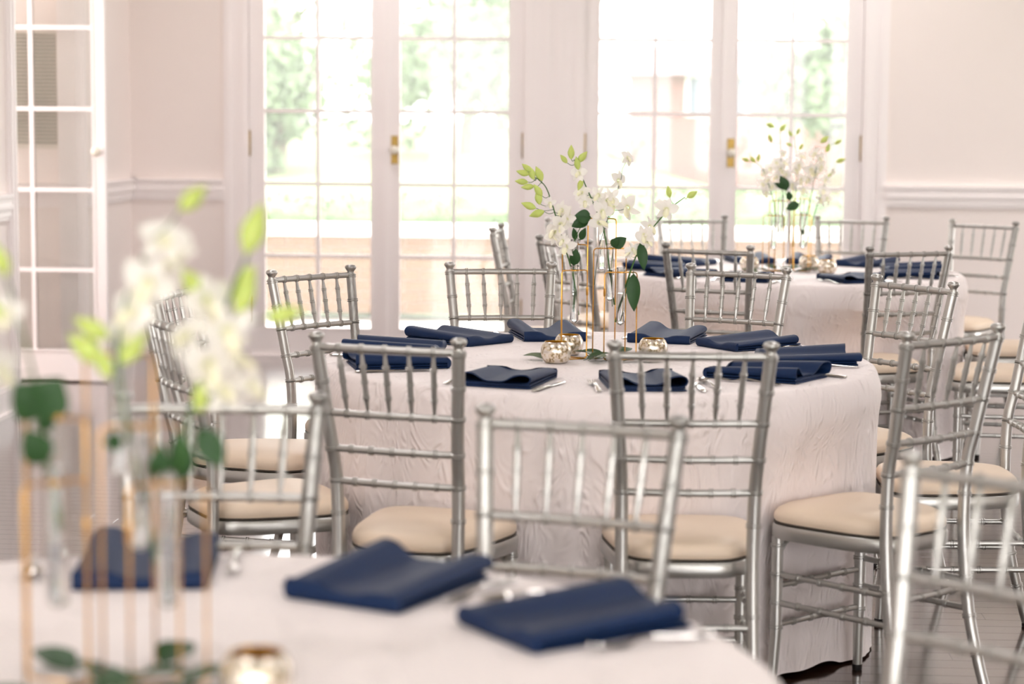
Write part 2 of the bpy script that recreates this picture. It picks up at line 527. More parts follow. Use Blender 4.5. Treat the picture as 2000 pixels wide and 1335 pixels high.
def casing(parent, x0, x1, left_out, right_out):
    mb = MB()
    for s0, s1 in ((left_out, x0), (x1, right_out)):
        lo, hi = min(s0, s1), max(s0, s1)
        w = hi-lo
        mb.box(lo, hi, FY-0.016, FY, 0, DTOP+0.14)
        mb.box(lo+w*0.12, lo+w*0.3, FY-0.024, FY-0.016, 0, DTOP+0.14)
        mb.box(hi-w*0.3, hi-w*0.12, FY-0.024, FY-0.016, 0, DTOP+0.14)
    mb.box(x0, x1, FY-0.016, FY, DTOP+0.005, DTOP+0.14)
    mb.build('casing', 'trim_paint', parent, smooth=False)
    jb = MB()
    jb.box(x0-0.03, x0-0.002, FY-0.004, FY+0.18, 0, DTOP+0.03)
    jb.box(x1+0.002, x1+0.03, FY-0.004, FY+0.18, 0, DTOP+0.03)
    jb.box(x0-0.03, x1+0.03, FY-0.004, FY+0.18, DTOP, DTOP+0.03)
    jb.box(x0-0.003, x0+0.016, FY+0.050, FY+0.064, 0, DTOP); jb.box(x1-0.016, x1+0.003, FY+0.050, FY+0.064, 0, DTOP); jb.box(x0, x1, FY+0.050, FY+0.064, DTOP-0.034, DTOP)
    jb.build('door_jamb', 'trim_paint', parent, smooth=False)
    MB().box(x0, x1, FY-0.02, FY+0.2, 0.0, 0.011).build('threshold', 'trim_paint', parent, smooth=False)

MID = (D1[2]+D2[0])/2
d1 = tag(empty('door_1', (0, 0, 0)), 'left pair of white ten-pane French doors beside the corner', kind='structure')
casing(d1, D1[0], D1[2], CL, MID)
door_leaf(d1, D1[0]+0.002, D1[1]-0.0015, -2.254, -1.594, FY+0.004, None, D1[0]+0.001)
door_leaf(d1, D1[1]+0.0015, D1[2]-0.002, -1.415, -0.748, FY+0.004, (-1.447, True), D1[2]-0.001)
MB().box(D1[1]-0.016, D1[1]+0.010, FY-0.006, FY+0.004, 0.012, DTOP-0.02).build('astragal', 'trim_paint', d1, smooth=False)
d2 = tag(empty('door_2', (0, 0, 0)), 'right pair of white ten-pane French doors behind the far table', kind='structure')
casing(d2, D2[0], D2[2], MID, CR)
door_leaf(d2, D2[0]+0.002, D2[1]-0.0015, -0.193, 0.480, FY+0.004, None, D2[0]+0.001)
door_leaf(d2, D2[1]+0.0015, D2[2]-0.002, 0.648, 1.301, FY+0.004, (0.612, True), D2[2]-0.001)
MB().box(D2[1]-0.016, D2[1]+0.010, FY-0.006, FY+0.004, 0.012, DTOP-0.02).build('astragal', 'trim_paint', d2, smooth=False)
d3 = tag(empty('door_3', (0, 0, 0)), 'open white glazed door folded back in the left doorway', kind='structure')
door_leaf(d3, -3.750, -2.906, -3.660, -2.977, 11.60, (-2.945, False), None)
# casing of the doorway in the left wall
mb = MB()
for a, b in ((OP0-0.12, OP0), (OP1, OP1+0.12)):
    mb.box(LX, LX+0.016, a, b, 0, 2.67); mb.box(LX+0.016, LX+0.026, a+0.02, a+0.045, 0, 2.67); mb.box(LX+0.016, LX+0.026, b-0.045, b-0.02, 0, 2.67)
mb.box(LX, LX+0.016, OP0, OP1, 2.555, 2.67)
mb.box(LX-0.105, LX+0.002, OP0-0.001, OP0+0.02, 0, 2.55); mb.box(LX-0.105, LX+0.002, OP1-0.02, OP1+0.001, 0, 2.55)
tag(mb.build('trim_4', 'trim_paint', smooth=False), 'white casing round the doorway in the left wall', kind='structure')

# louvred vent on the hall wall
vy = OP1+0.06
VX0, VX1, VZ0, VZ1 = -3.52, -3.215, 1.32, 1.94
v = empty('wall_vent', (0, 0, 0))
tag(v, 'white louvred air return grille on the hall wall behind the glazed door', 'vent')
MB().box(VX0, VX1, vy-0.004, vy, VZ0, VZ1).build('backing', 'vent_dark', v, smooth=False)
f_ = MB()
for a, b, c, d in ((VX0-0.02, VX1+0.02, VZ0-0.02, VZ0), (VX0-0.02, VX1+0.02, VZ1, VZ1+0.02), (VX0-0.02, VX0, VZ0, VZ1), (VX1, VX1+0.02, VZ0, VZ1)):
    f_.box(a, b, vy-0.018, vy, c, d)
f_.build('frame', 'vent_paint', v, smooth=False)
nsl = 30
sl0 = None
for i in range(nsl):
    z = VZ0+(i+0.5)*(VZ1-VZ0)/nsl
    if sl0 is None:
        s = MB(); h = (VZ1-VZ0)/nsl
        s.loft([[(VX0, vy-0.016, -h*0.45), (VX1, vy-0.016, -h*0.45), (VX1, vy-0.004, -h*0.1), (VX0, vy-0.004, -h*0.1)],
                [(VX0, vy-0.016, -h*0.45+0.003), (VX1, vy-0.016, -h*0.45+0.003), (VX1, vy-0.004, -h*0.1+0.003), (VX0, vy-0.004, -h*0.1+0.003)]])
        sl0 = s.build('slat', 'vent_paint', v, smooth=False); sl0.location = (0, 0, z)
    else: inst(sl0, 'slat', v, (0, 0, z))

# ------------------------------------------------------------------ outdoors
def ground_z(x, y):
    t = max(0, min(1, (y-24)/26)); s = t*t*(3-2*t)
    u = max(0, min(1, (1.5-x)/3)); u = u*u*(3-2*u)
    return -0.06 + 1.1*s*u
g = MB()
xs = [-40+i*2.0 for i in range(41)]; ys = [16.2+i*2.0 for i in range(50)]
idx = {}
for i, x in enumerate(xs):
    for j, y in enumerate(ys):
        idx[i, j] = len(g.v); g.v.append((x, y, ground_z(x, y)))
for i in range(len(xs)-1):
    for j in range(len(ys)-1):
        g.f.append((idx[i, j], idx[i+1, j], idx[i+1, j+1], idx[i, j+1]))
tag(g.build('lawn', 'lawn_grass'), 'pale green lawn rising beyond the brick garden wall', kind='structure')
tag(MB().box(-40, 40, FY+0.19, 16.0, -0.2, -0.03).build('terrace', 'paving', smooth=False), 'pale terrace outside the French doors', kind='structure')
tag(MB().box(-40, 40, BY-30, BY-0.19, -0.2, -0.06).build('garden_back', 'lawn_grass', smooth=False), 'lawn behind the building', kind='structure')
tag(MB().box(RX+0.19, 40, BY-0.19, FY+0.18, -0.2, -0.06).build('garden_side', 'lawn_grass', smooth=False), 'lawn beside the building', kind='structure')

WY = 15.62
gw = empty('garden_wall', (0, WY, 0.03))
tag(gw, 'low tan brick garden wall with white stone cap outside the doors', 'wall')
MB().box(-7, 6, 0.012, 0.22, 0, 0.575).build('core', 'mortar', gw, smooth=False)
MB().box(-7, 6, -0.03, 0.26, 0.575, 0.665).build('cap', 'cap_stone', gw, smooth=False)
BH, BL = 0.0821, 0.222
bsrc = None; bl = MB()
def brick_mb():
    m = MB(); b = 0.004; x, z = BL/2-0.005, BH/2-0.005
    return m.loft([[(-x, 0.014, -z), (x, 0.014, -z), (x, 0.014, z), (-x, 0.014, z)],
                   [(-x, b, -z), (x, b, -z), (x, b, z), (-x, b, z)],
                   [(-x+b, 0, -z+b), (x-b, 0, -z+b), (x-b, 0, z-b), (-x+b, 0, z-b)]], cap0=False)
for c in range(7):
    for i in range(-14, 18):
        x = i*BL + (BL/2 if c % 2 else 0); z = (c+0.5)*BH
        xw = x
        if not (-3.6 < xw < 2.2): continue
        loc = (x, rnd.uniform(-0.002, 0.002), z)
        if bsrc is None:
            bsrc = brick_mb().build('brick', 'outdoor_brick', gw, smooth=False); bsrc.location = loc
        else: inst(bsrc, 'brick', gw, loc)

def leaf_cloud(n, fn, size, seed, flat=0.4):
    r = random.Random(seed); m = MB()
    for _ in range(n):
        p = Vector(fn(r)); s = size*r.uniform(0.6, 1.3)
        a = Vector((r.gauss(0, 1), r.gauss(0, 1), r.gauss(0, 1))).normalized()
        b = a.cross(Vector((r.gauss(0, 1), r.gauss(0, 1), r.gauss(0, 1)))).normalized()
        c = a.cross(b)*0.15*s
        i = len(m.v)
        m.v += [tuple(p-a*s), tuple(p+b*s*flat+c), tuple(p+a*s), tuple(p-b*s*flat+c)]
        m.f.append((i, i+1, i+2)); m.f.append((i, i+2, i+3))
    return m

hd = empty('clipped_hedge', (0, 16.25, 0.06))
tag(hd, 'low clipped light green hedge along the top of the brick garden wall', 'hedge')
core = MB()
for k in range(60):
    pass
core.loft([[(x, y_, z_+0.03*sin(x*3+y_*7)) for y_, z_ in ((-0.28, -0.05), (0.3, -0.05), (0.3, 0.70), (0.12, 0.79), (-0.12, 0.79), (-0.28, 0.68))] for x in [(-8+i*0.25) for i in range(60)]])
core.build('hedge_core', 'hedge_leaf', hd)
def hf(r):
    x = r.uniform(-7, 6); k = r.random()
    if k < 0.5: return (x, r.uniform(-0.3, -0.24), r.uniform(0.4, 0.74))
    return (x, r.uniform(-0.28, 0.3), 0.80+0.04*sin(x*3)+0.05*sin(x*1.3)+r.uniform(-0.05, 0.05))
tag(leaf_cloud(5000, hf, 0.04, 3).build('foliage', 'hedge_leaf', hd, smooth=False), kind='stuff')

def tree(name, label, x, y, h, cr, cz, seed, n=2600, squash=0.9, group='trees beyond the lawn', cat='tree'):
    z0 = ground_z(x, y)
    t = empty(name, (x, y, z0)); tag(t, label, cat, group)
    r = random.Random(seed)
    tr = MB()
    top = Vector((r.uniform(-.3, .3), 0, cz))
    tr.tube(catmull([(0, 0, -0.1), (0.05, 0, cz*0.4), tuple(top)], 4), [0.16-0.008*i for i in range(9)], 8)
    for k in range(5):
        a = r.uniform(0, 2*pi)
        tr.tube([(0.04, 0, cz*0.5+0.1*k), (cr*0.6*cos(a), cr*0.6*sin(a), cz+cr*0.3*r.uniform(-.3, 1))], [0.07, 0.02], 6)
    tr.build('trunk', 'bark', t)
    blobs = [(Vector((r.gauss(0, .45)*cr, r.gauss(0, .4)*cr, cz+r.gauss(0, .4)*cr*squash)), cr*r.uniform(.35, .6)) for _ in range(11)]
    def fn(q):
        c, rr = q.choice(blobs)
        d = Vector((q.gauss(0, 1), q.gauss(0, 1), q.gauss(0, 1))).normalized()*rr*(q.random()**0.35)
        p = c+d
        return (p.x, p.y, max(0.15, p.z))
    tag(leaf_cloud(n, fn, 0.16, seed+1).build('foliage', 'tree_leaf', t, smooth=False), kind='stuff')
    return t
for i, (x, y, h, cr, cz, n) in enumerate([(-9.6, 40, 5, 2.2, 2.0, 2800), (-6.2, 37, 4, 1.8, 1.7, 2800), (-3.2, 41, 5, 2.0, 1.9, 2800), (-2.2, 48, 5, 1.8, 2.3, 2600), (-9.4, 56, 7, 3.2, 4.4, 2800), (-3.6, 58, 7, 3.2, 4.4, 2800)]):
    tree('leafy_tree', ['low leafy tree outside the left French doors, next to their hinge side by the corner', 'smallest rounded tree outside the left French doors', 'leafy tree seen past the brass lock of the left French doors', 'leafy tree seen between the two pairs of French doors', 'tall tree rising behind the small rounded one', 'tall tree rising beyond the lawn toward the brick house'][i], x, y, h, cr, cz, 40+i, n)
tree('garden_tree', 'young green tree outside the right French doors near the brick house', 3.4, 36, 4, 1.5, 2.05, 77, 2200, group='trees near the house')

hb = empty('brick_house', (0.35, 46, 0.0))
tag(hb, 'low pinkish brick house with pale roof outside the right French doors', 'house')
MB().box(-0.4, 4.3, 0, 6, 0, 2.42).build('wall', 'red_brick', hb, smooth=False)
rf = MB(); rf.loft([[(-0.7, -0.4, 2.4), (4.6, -0.4, 2.4), (4.6, 6.4, 2.4), (-0.7, 6.4, 2.4)], [(-0.3, 2.4, 3.05), (4.2, 2.4, 3.05), (4.2, 3.4, 3.05), (-0.3, 3.4, 3.05)]])
rf.build('roof', 'roof_shingle', hb, smooth=False)
for x0, x1 in ((0.9, 2.1), (3.2, 3.9)):
    fr = MB()
    fr.box(x0-0.08, x1+0.08, -0.05, 0.0, 1.5, 2.4); w_ = fr.build('window', 'house_white', hb, smooth=False)
    xm = (x0+x1)/2
    for a, b in ((x0, xm-0.03), (xm+0.03, x1)):
        MB().box(a, b, -0.06, -0.05, 1.56, 2.34).build('pane', 'glass_far', w_, smooth=False)
MB().box(4.55, 4.75, -0.3, -0.1, 0, 2.4).build('porch_post', 'house_white', hb, smooth=False)

# ------------------------------------------------------------------ chiavari chair
HS = [0.958, 0.7966, 0.7076, 0.6255]
def post_x(h):
    tb = [(0, .172), (.12, .165), (.25, .159), (.45, .156), (.6255, .1587), (.7076, .1626), (.7966, .169), (.958, .1819), (1.0, .184)]
    for (a, b), (c, d) in zip(tb, tb[1:]):
        if h <= c: return b+(d-b)*(h-a)/(c-a)
    return tb[-1][1]
def post_y(h):
    tb = [(0, -.085), (.12, -.05), (.25, -.02), (.45, 0), (.6255, -.003), (.7076, -.020), (.7966, -.037), (.958, -.068), (1.0, -.076)]
    for (a, b), (c, d) in zip(tb, tb[1:]):
        if h <= c: return b+(d-b)*(h-a)/(c-a)
    return tb[-1][1]

def seat_ring(sc, z, n=44, dy=0.0):
    out = []
    for k in range(n):
        t = 2*pi*k/n
        c, s = cos(t), sin(t)
        cx = math.copysign(abs(c)**0.48, c); cy = math.copysign(abs(s)**0.52, s)
        yy = 0.198+0.198*cy*sc+dy
        out.append((cx*(0.183+0.032*cy)*sc, yy, z))
    return out

def make_chair():
    t = empty('chiavari_chair')
    for s in (-1, 1):
        mb = MB()
        hs = [0.012+i*0.03 for i in range(30)]+[0.898]
        pts = catmull([(s*post_x(h), post_y(h), h) for h in (0.012, .12, .25, .45, .6255, .7076, .7966, .885, .963)], 4)
        _, L = resample(pts, [0])
        nod = [((h-0.012)/0.951) for h in (0.13, 0.23, 0.33, .545, .6255, .7076, .7966, .872, .954)]
        bamboo(mb, pts, lambda q: 0.0138+0.0022*min(1, q/0.3), nod, 12, extra=28)
        top = pts[-1]
        mb.lathe([(0.0155, -0.004), (0.012, 0.002), (0.0118, 0.008), (0.0165, 0.014), (0.0195, 0.019), (0.0195, 0.0235), (0.016, 0.028), (0.008, 0.0305)], 14, tuple(top))
        p = mb.build('back_post', 'silver_paint', t)
        MB().lathe([(0.012, -0.012), (0.014, -0.010), (0.0142, 0.004), (0.0125, 0.006)], 12, tuple(pts[0])).build('foot', 'black_foot', p)
    for i, h in enumerate(HS):
        mb = MB(); x = post_x(h); y = post_y(h)
        bow = 0.014
        pts = [(-x+2*x*k/12, y-bow*(1-(2*k/12-1)**2), h) for k in range(13)]
        bamboo(mb, pts, 0.0098 if i == 0 else 0.0088, [j/6 for j in range(1, 6)], 10, extra=12, bump=0.0030)
        mb.build('back_rail', 'silver_paint', t)
    for k in range(1, 6):
        u = 2*k/6-1
        a = Vector((u*post_x(HS[0]), post_y(HS[0])-0.014*(1-u*u), HS[0]-0.006))
        b = Vector((u*post_x(HS[1]), post_y(HS[1])-0.014*(1-u*u), HS[1]+0.006))
        mb = MB()
        bamboo(mb, [a.lerp(b, q/6) for q in range(7)], lambda q: 0.0036+0.0036*min(1, min(q, 1-q)/0.24), [0.25, 0.5, 0.75], 8, extra=12, bump=0.0024, w=0.0034, gap=0.0055)
        mb.build('spindle', 'silver_paint', t)
    mb = MB()
    mb.loft([seat_ring(0.93, 0.415), seat_ring(0.985, 0.416), seat_ring(1.0, 0.420), seat_ring(1.0, 0.449), seat_ring(0.985, 0.453)], True, True)
    mb.build('seat_frame', 'silver_paint', t)
    mb = MB()
    mb.loft([seat_ring(0.93, 0.4535), seat_ring(0.965, 0.457), seat_ring(0.985, 0.468), seat_ring(0.982, 0.480), seat_ring(0.95, 0.491), seat_ring(0.86, 0.501), seat_ring(0.62, 0.508), seat_ring(0.3, 0.5105), seat_ring(0.05, 0.511)], True, True)
    cu = mb.build('seat_cushion', 'ivory_vinyl', t)
    pp = seat_ring(0.972, 0.4585); MB().tube([Vector(q) for q in pp+[pp[0]]], 0.0028, 6).build('piping', 'dark_piping', cu)
    FX, FYY = 0.168, 0.352
    for s in (-1, 1):
        mb = MB()
        bamboo(mb, [(s*(FX+0.006), FYY+0.006, 0.012), (s*FX, FYY, 0.16), (s*FX, FYY, 0.418)], lambda q: 0.0128+0.003*min(1, q/0.4), [0.40, 0.56, 0.75, 0.94], 12, extra=12)
        p = mb.build('front_leg', 'silver_paint', t)
        MB().lathe([(0.012, -0.012), (0.0138, -0.010), (0.014, 0.004), (0.012, 0.006)], 12, (s*(FX+0.006), FYY+0.006, 0.012)).build('foot', 'black_foot', p)
    def stretch(a, b, n):
        mb = MB(); a = Vector(a); b = Vector(b)
        bamboo(mb, [a.lerp(b, q/4) for q in range(5)], 0.0082, [j/(n+1) for j in range(1, n+1)], 10, extra=6, bump=0.0028)
        mb.build('stretcher', 'silver_paint', t)
    for s in (-1, 1):
        for z in (0.318, 0.242):
            stretch((s*FX, FYY, z-0.002), (s*post_x(z), post_y(z), z+0.002), 4)
    for z in (0.285, 0.180): stretch((-FX, FYY, z), (FX, FYY, z), 4)
    for z in (0.300,): stretch((-post_x(z), post_y(z), z), (post_x(z), post_y(z), z), 4)
    for s in (-1, 1):      # corner brackets under the seat frame
        MB().tube([(s*0.10, FYY+0.005, 0.413), (s*0.135, FYY+0.003, 0.395), (s*FX, FYY, 0.36)], 0.006, 8).build('corner_brace', 'silver_paint', t)
    return t

proto = make_chair()
used = [False]
SEATS = []
def chair(x, y, th, label, group):
    c = proto if not used[0] else copy_tree(proto)
    used[0] = True
    x -= 0.013*sin(R(th)); y += 0.013*cos(R(th))
    SEATS.append((x, y))
    wx, wy = W(x, y)
    c.location = (wx, wy, 0); c.rotation_euler = (0, 0, R(th)+PSI)
    tag(c, label, 'chair', group)
    return c

T1, T2, T3 = (-0.46, 2.58), (0.25, 6.17), (1.27, 9.78)
G2 = 'chairs around the middle table'
base_l = 'silver bamboo-style chair at the middle table, '
ords = ['next', 'second', 'third', 'fourth', 'fifth', 'sixth', 'seventh', 'eighth', 'ninth']
cC = chair(-0.6385, 7.1075, 228.5, 'silver bamboo-style chair with scraped paint on one post at the middle table', G2)
ring2 = [(-0.0348, 7.4295, 187.6), (0.7668, 7.3686, 150.7), (1.2682, 6.8676, 122), (1.475, 6.04, 88), (1.0685, 5.3014, 40.6),
         (0.4212, 4.9384, -0.4), (-0.2774, 5.0172, -19.5), (-0.85, 5.52, -64), (-0.97, 6.41, -100)]
for i, (x, y, th) in enumerate(ring2):
    chair(x, y, th, base_l+('%s clockwise from the scraped one' % ords[i]), G2)
for ch in cC.children:
    if ch.name.startswith('back_post'):
        ch.material_slots[0].link = 'OBJECT'; ch.material_slots[0].material = MATS['worn_silver']; ch['label'] = 'silver post with paint scraped to dark wood'
        break

G3 = 'chairs around the far table'
bl3 = 'silver bamboo-style chair at the far table, '
chair(2.39, 10.85, 139, 'silver bamboo-style chair at the far table standing before bare beige wall', G3)
ring3 = [(2.47, 9.5, 85), (2.20, 8.54, 76), (1.6071, 8.6946, 18.8), (0.8227, 8.7043, -23.6), (0.265, 9.10, -56), (-0.02, 9.98, -96), (0.36, 10.85, -146), (0.96, 11.15, 192), (1.79, 11.2, 165)]
for i, (x, y, th) in enumerate(ring3):
    chair(x, y, th, bl3+('%s clockwise from the one before bare wall' % ords[i]), G3)
G1 = 'chairs around the front table'
chair(-0.545, 3.87, 180, 'silver bamboo-style chair at the front table, behind its orchids', G1)
chair(0.103, 3.665, 159, 'silver bamboo-style chair at the front table, beside the one behind its orchids', G1)
chair(0.715, 3.12, 133, 'silver bamboo-style chair at the front table, standing over the bare dark floor', G1)

# ------------------------------------------------------------------ tables and cloths
TZ, TR = 0.80, 0.80
def table(c, which):
    wx, wy = W(*c)
    t = empty('round_table', (wx, wy, 0))
    tag(t, 'round banquet table hidden under the floor-length cloth, the %s one' % which, 'table', 'round banquet tables')
    MB().lathe([(TR-0.012, TZ-0.03), (TR-0.006, TZ-0.026), (TR-0.006, TZ-0.008), (TR-0.012, TZ-0.004)], 64).build('table_top', 'table_wood', t)
    for k in range(4):
        a = pi/4+k*pi/2
        MB().tube([(0.5*cos(a), 0.5*sin(a), 0.0), (0.42*cos(a), 0.42*sin(a), TZ-0.03)], 0.016, 10).build('leg', 'stainless', t)
    return t

def cloth(c, which, seed, label):
    wx, wy = W(*c)
    r = random.Random(seed)
    N = 360
    waves = [(k, r.uniform(0, 2*pi), r.uniform(0.5, 1.0)/(k**0.45)) for k in (5, 8, 11, 15, 19, 24, 31)]
    def wav(a): return sum(A*sin(k*a+p) for k, p, A in waves)
    def fine(a): return sin(53*a+1.3*sin(7*a))*0.5+sin(87*a+2*sin(5*a))*0.3
    prof = [(0.02, TZ+0.001, 0), (0.2, TZ+0.001, 0), (0.4, TZ+0.001, 0), (0.6, TZ+0.001, 0), (0.74, TZ+0.001, 0), (0.785, TZ+0.001, 0), (0.800, TZ-0.0005, 0.0), (0.808, TZ-0.006, 0.02),
            (0.814, TZ-0.018, 0.06), (0.824, TZ-0.05, 0.12), (0.827, TZ-0.085, 0.18), (0.824, TZ-0.11, 0.24), (0.824, TZ-0.18, 0.36), (0.826, TZ-0.28, 0.5), (0.828, TZ-0.40, 0.66), (0.828, TZ-0.52, 0.82), (0.824, TZ-0.62, 0.95), (0.822, TZ-0.70, 1.05), (0.822, 0.055, 1.15), (0.826, 0.028, 1.2), (0.834, 0.008, 1.25)]
    mb = MB()
    rings = []
    near = [(hypot(x-c[0], y-c[1]), atan2(y-c[1], x-c[0])+PSI) for x, y in SEATS if hypot(x-c[0], y-c[1]) < 1.36]
    for rad, z, amp in prof:
        ring = []
        for k in range(N):
            a = 2*pi*k/N
            d = amp*(0.016*wav(a)+0.0035*fine(a))
            zz = z
            if amp > 0.95: zz = z+max(0, 0.022*sin(9*a+seed)+0.012*sin(21*a+1.7*seed))*(amp-0.9)*2.0
            rr = rad+d
            if z < 0.68:                              # cloth pressed back where a seat touches it
                for dist, ac in near:
                    da = abs((a-ac+pi) % (2*pi)-pi)
                    lim = (dist-0.408)/max(0.85, cos(da))
                    w_ = max(0.0, min(1.0, (0.42-da)/0.14))*max(0.0, min(1.0, (0.68-z)/0.08))
                    if rr > lim: rr += (lim-rr)*w_
            ring.append((rr*cos(a), rr*sin(a), zz))
        rings.append(ring)
    mb.loft(rings, True, False)
    o = mb.build('tablecloth', 'crinkle_linen', None, True, (wx, wy, 0))
    tag(o, label, 'tablecloth', 'crinkled white tablecloths')
    return o
for c, w, sd, lb in ((T1, 'front', 3, 'white crinkled tablecloth draped over the out-of-focus front round table'),
                     (T2, 'middle', 8, 'white crinkled floor-length tablecloth draped over the middle round table'),
                     (T3, 'far', 21, 'white crinkled tablecloth draped over the far round table by the doors')):
    table(c, w); cloth(c, w, sd, lb)
ZT = TZ+0.0015

# ------------------------------------------------------------------ napkins and cutlery
def napkin_mesh(seed):
    r = random.Random(seed)
    hl, hr, val = r.uniform(.034, .042), r.uniform(.036, .046), r.uniform(.016, .022)
    sk = r.uniform(-.02, .02)
    mb = MB()
    ny = 14
    def path(t):     # t 0 (diner's end) .. 1 (inner folded end)
        k = 1-0.45*t
        l, q = 0.012+(hl-0.012)*k, 0.012+(hr-0.012)*k
        v = val*(1-0.15*t)
        pts = [(-.012, .0125), (-.05, .0125), (-.088, .0135), (-.100, .5*(l+.012)), (-.094, l-.003), (-.080, l), (-.060, l*.86+v*.14), (-.03, v*1.08), (0.0, v), (.03, v*1.12), (.058, q*.84+v*.16), (.080, q), (.095, q-.003), (.101, .5*(q+.012)), (.089, .0135), (.05, .0125), (.014, .0125)]
        P = catmull([(a, 0, b) for a, b in pts], 3)
        return [(p.x, p.z) for p in P]
    rings = []
    for j in range(ny+1):
        t = j/ny
        P = path(t); th = 0.0016
        y = -0.135+0.262*t
        outl = []
        n = len(P)
        nr = []
        for i in range(n):
            a = P[max(0, i-1)]; b = P[min(n-1, i+1)]
            dx, dz = b[0]-a[0], b[1]-a[1]; L = hypot(dx, dz) or 1
            nr.append((-dz/L, dx/L))
        w = 1+0.02*sin(3*t+seed)
        shift = sk*(t-0.5)
        yo = lambda u: y + (0.012*sin(u*22+seed) if t < 0.2 else 0)*(1-5*t if t < 0.2 else 0)
        for i in range(n): outl.append(((P[i][0]+nr[i][0]*th)*w+shift, yo(P[i][0]), max(0.0125, P[i][1]+nr[i][1]*th)))
        for i in reversed(range(n)): outl.append(((P[i][0]-nr[i][0]*th)*w+shift, yo(P[i][0]), max(0.0123, P[i][1]-nr[i][1]*th)))
        rings.append(outl)
    mb.loft(rings, True, True)
    # lower folded layers
    for z0, z1, inset in ((0.0, 0.0055, 0.0), (0.0062, 0.0122, 0.003)):
        rr = []
        for j in range(9):
            t = j/8; y = -0.135+inset+0.266*t; sh = sk*(t-0.5)
            hw = 0.099-inset
            rr.append([(-hw+sh, y, z0+.001), (-hw-.003+sh, y, (z0+z1)/2), (-hw+sh, y, z1), (hw+sh, y, z1), (hw+.003+sh, y, (z0+z1)/2), (hw+sh, y, z0+.001), (hw*.9+sh, y, z0), (-hw*.9+sh, y, z0)])
        mb.loft(rr)
    # inner end: rounded fold closing the layers
    P = path(1.0)
    topz = lambda u: max(z for x, z in P if abs(x-u) < 0.02) if any(abs(x-u) < 0.02 for x, z in P) else 0.014
    cap = []
    for k in range(7):
        a = -pi/2+pi*k/6
        row = []
        for i in range(15):
            u = -0.1+0.2*i/14; H = topz(u)+0.0015
            row.append((u+sk*0.5, 0.125+0.012*cos(a), H/2+H/2*sin(a)))
        cap.append(row)
    ids = [mb.ring(row) for row in cap]
    for a, b in zip(ids, ids[1:]):
        for i in range(14): mb.f.append((a[i], a[i+1], b[i+1], b[i]))
    mb.f.append(tuple(i[0] for i in ids)); mb.f.append(tuple(i[-1] for i in reversed(ids)))
    return mb
NAPSRC = []
def section(w, th, y, z, x=0, n=8):
    return [(x+w*cos(2*pi*k/n), y, z+th*sin(2*pi*k/n)) for k in range(n)]
def fork_mesh():
    m = MB()
    h = [(-.095, .0055, .0012, .004), (-.09, .0085, .0015, .004), (-.07, .0078, .0016, .005), (-.03, .0045, .0018, .008), (.0, .0036, .002, .011), (.025, .0036, .002, .010), (.036, .006, .0015, .007), (.046, .0105, .0012, .005), (.056, .0115, .0011, .0045), (.060, .0115, .001, .0045)]
    m.loft([section(w, t, y, z) for y, w, t, z in h])
    for k in range(4):
        x = -.0092+k*.00613
        m.loft([section(.0019, .001, y, z, x*q, 6) for y, z, q in ((.057, .0045, 1), (.07, .005, 1), (.085, .0065, .97), (.098, .0085, .94), (.102, .009, .94))])
    return m
def knife_mesh():
    m = MB()
    h = [(-.115, .003, .002, .0035), (-.112, .0075, .0032, .004), (-.09, .0095, .0038, .0042), (-.05, .0085, .0036, .0042), (-.01, .0068, .003, .004), (-.004, .0055, .0026, .004), (.002, .0085, .0012, .003), (.04, .0098, .0010, .0025), (.085, .0095, .0009, .0025), (.105, .006, .0008, .0025), (.113, .001, .0006, .0025)]
    m.loft([section(w, t, y, z) for y, w, t, z in h])
    return m
def spoon_mesh():
    m = MB()
    h = [(-.09, .0055, .0012, .004), (-.085, .0088, .0015, .004), (-.06, .0075, .0016, .005), (-.02, .0042, .0018, .009), (.01, .0036, .002, .012), (.03, .0045, .002, .009)]
    m.loft([section(w, t, y, z) for y, w, t, z in h])
    prof = [(0.03, .005, .009), (.036, .0125, .006), (.046, .0175, .0035), (.058, .0185, .003), (.07, .0155, .004), (.078, .0095, .006), (.082, .002, .008)]
    m.loft([[(x*w, y, z+.004*abs(x)**2*1.5+dz) for x, dz in ((-1, .001), (-.6, .0005), (0, .0003), (.6, .0005), (1, .001), (.6, -.0007), (0, -.001), (-.6, -.0007))] for y, w, z in prof])
    return m
SRC = {}
def place(kind, builder, m, lx, ly, rz, base, baserz, label, cat, group):
    if kind not in SRC:
        o = builder().build(kind.split('#')[0], m); SRC[kind] = o
    else:
        o = bpy.data.objects.new(kind.split('#')[0], SRC[kind].data); COL.objects.link(o)
    c, s = cos(baserz), sin(baserz)
    o.location = (base[0]+c*lx-s*ly, base[1]+s*lx+c*ly, ZT)
    o.rotation_euler = (0, 0, baserz+rz)
    tag(o, label, cat, group)
    return o

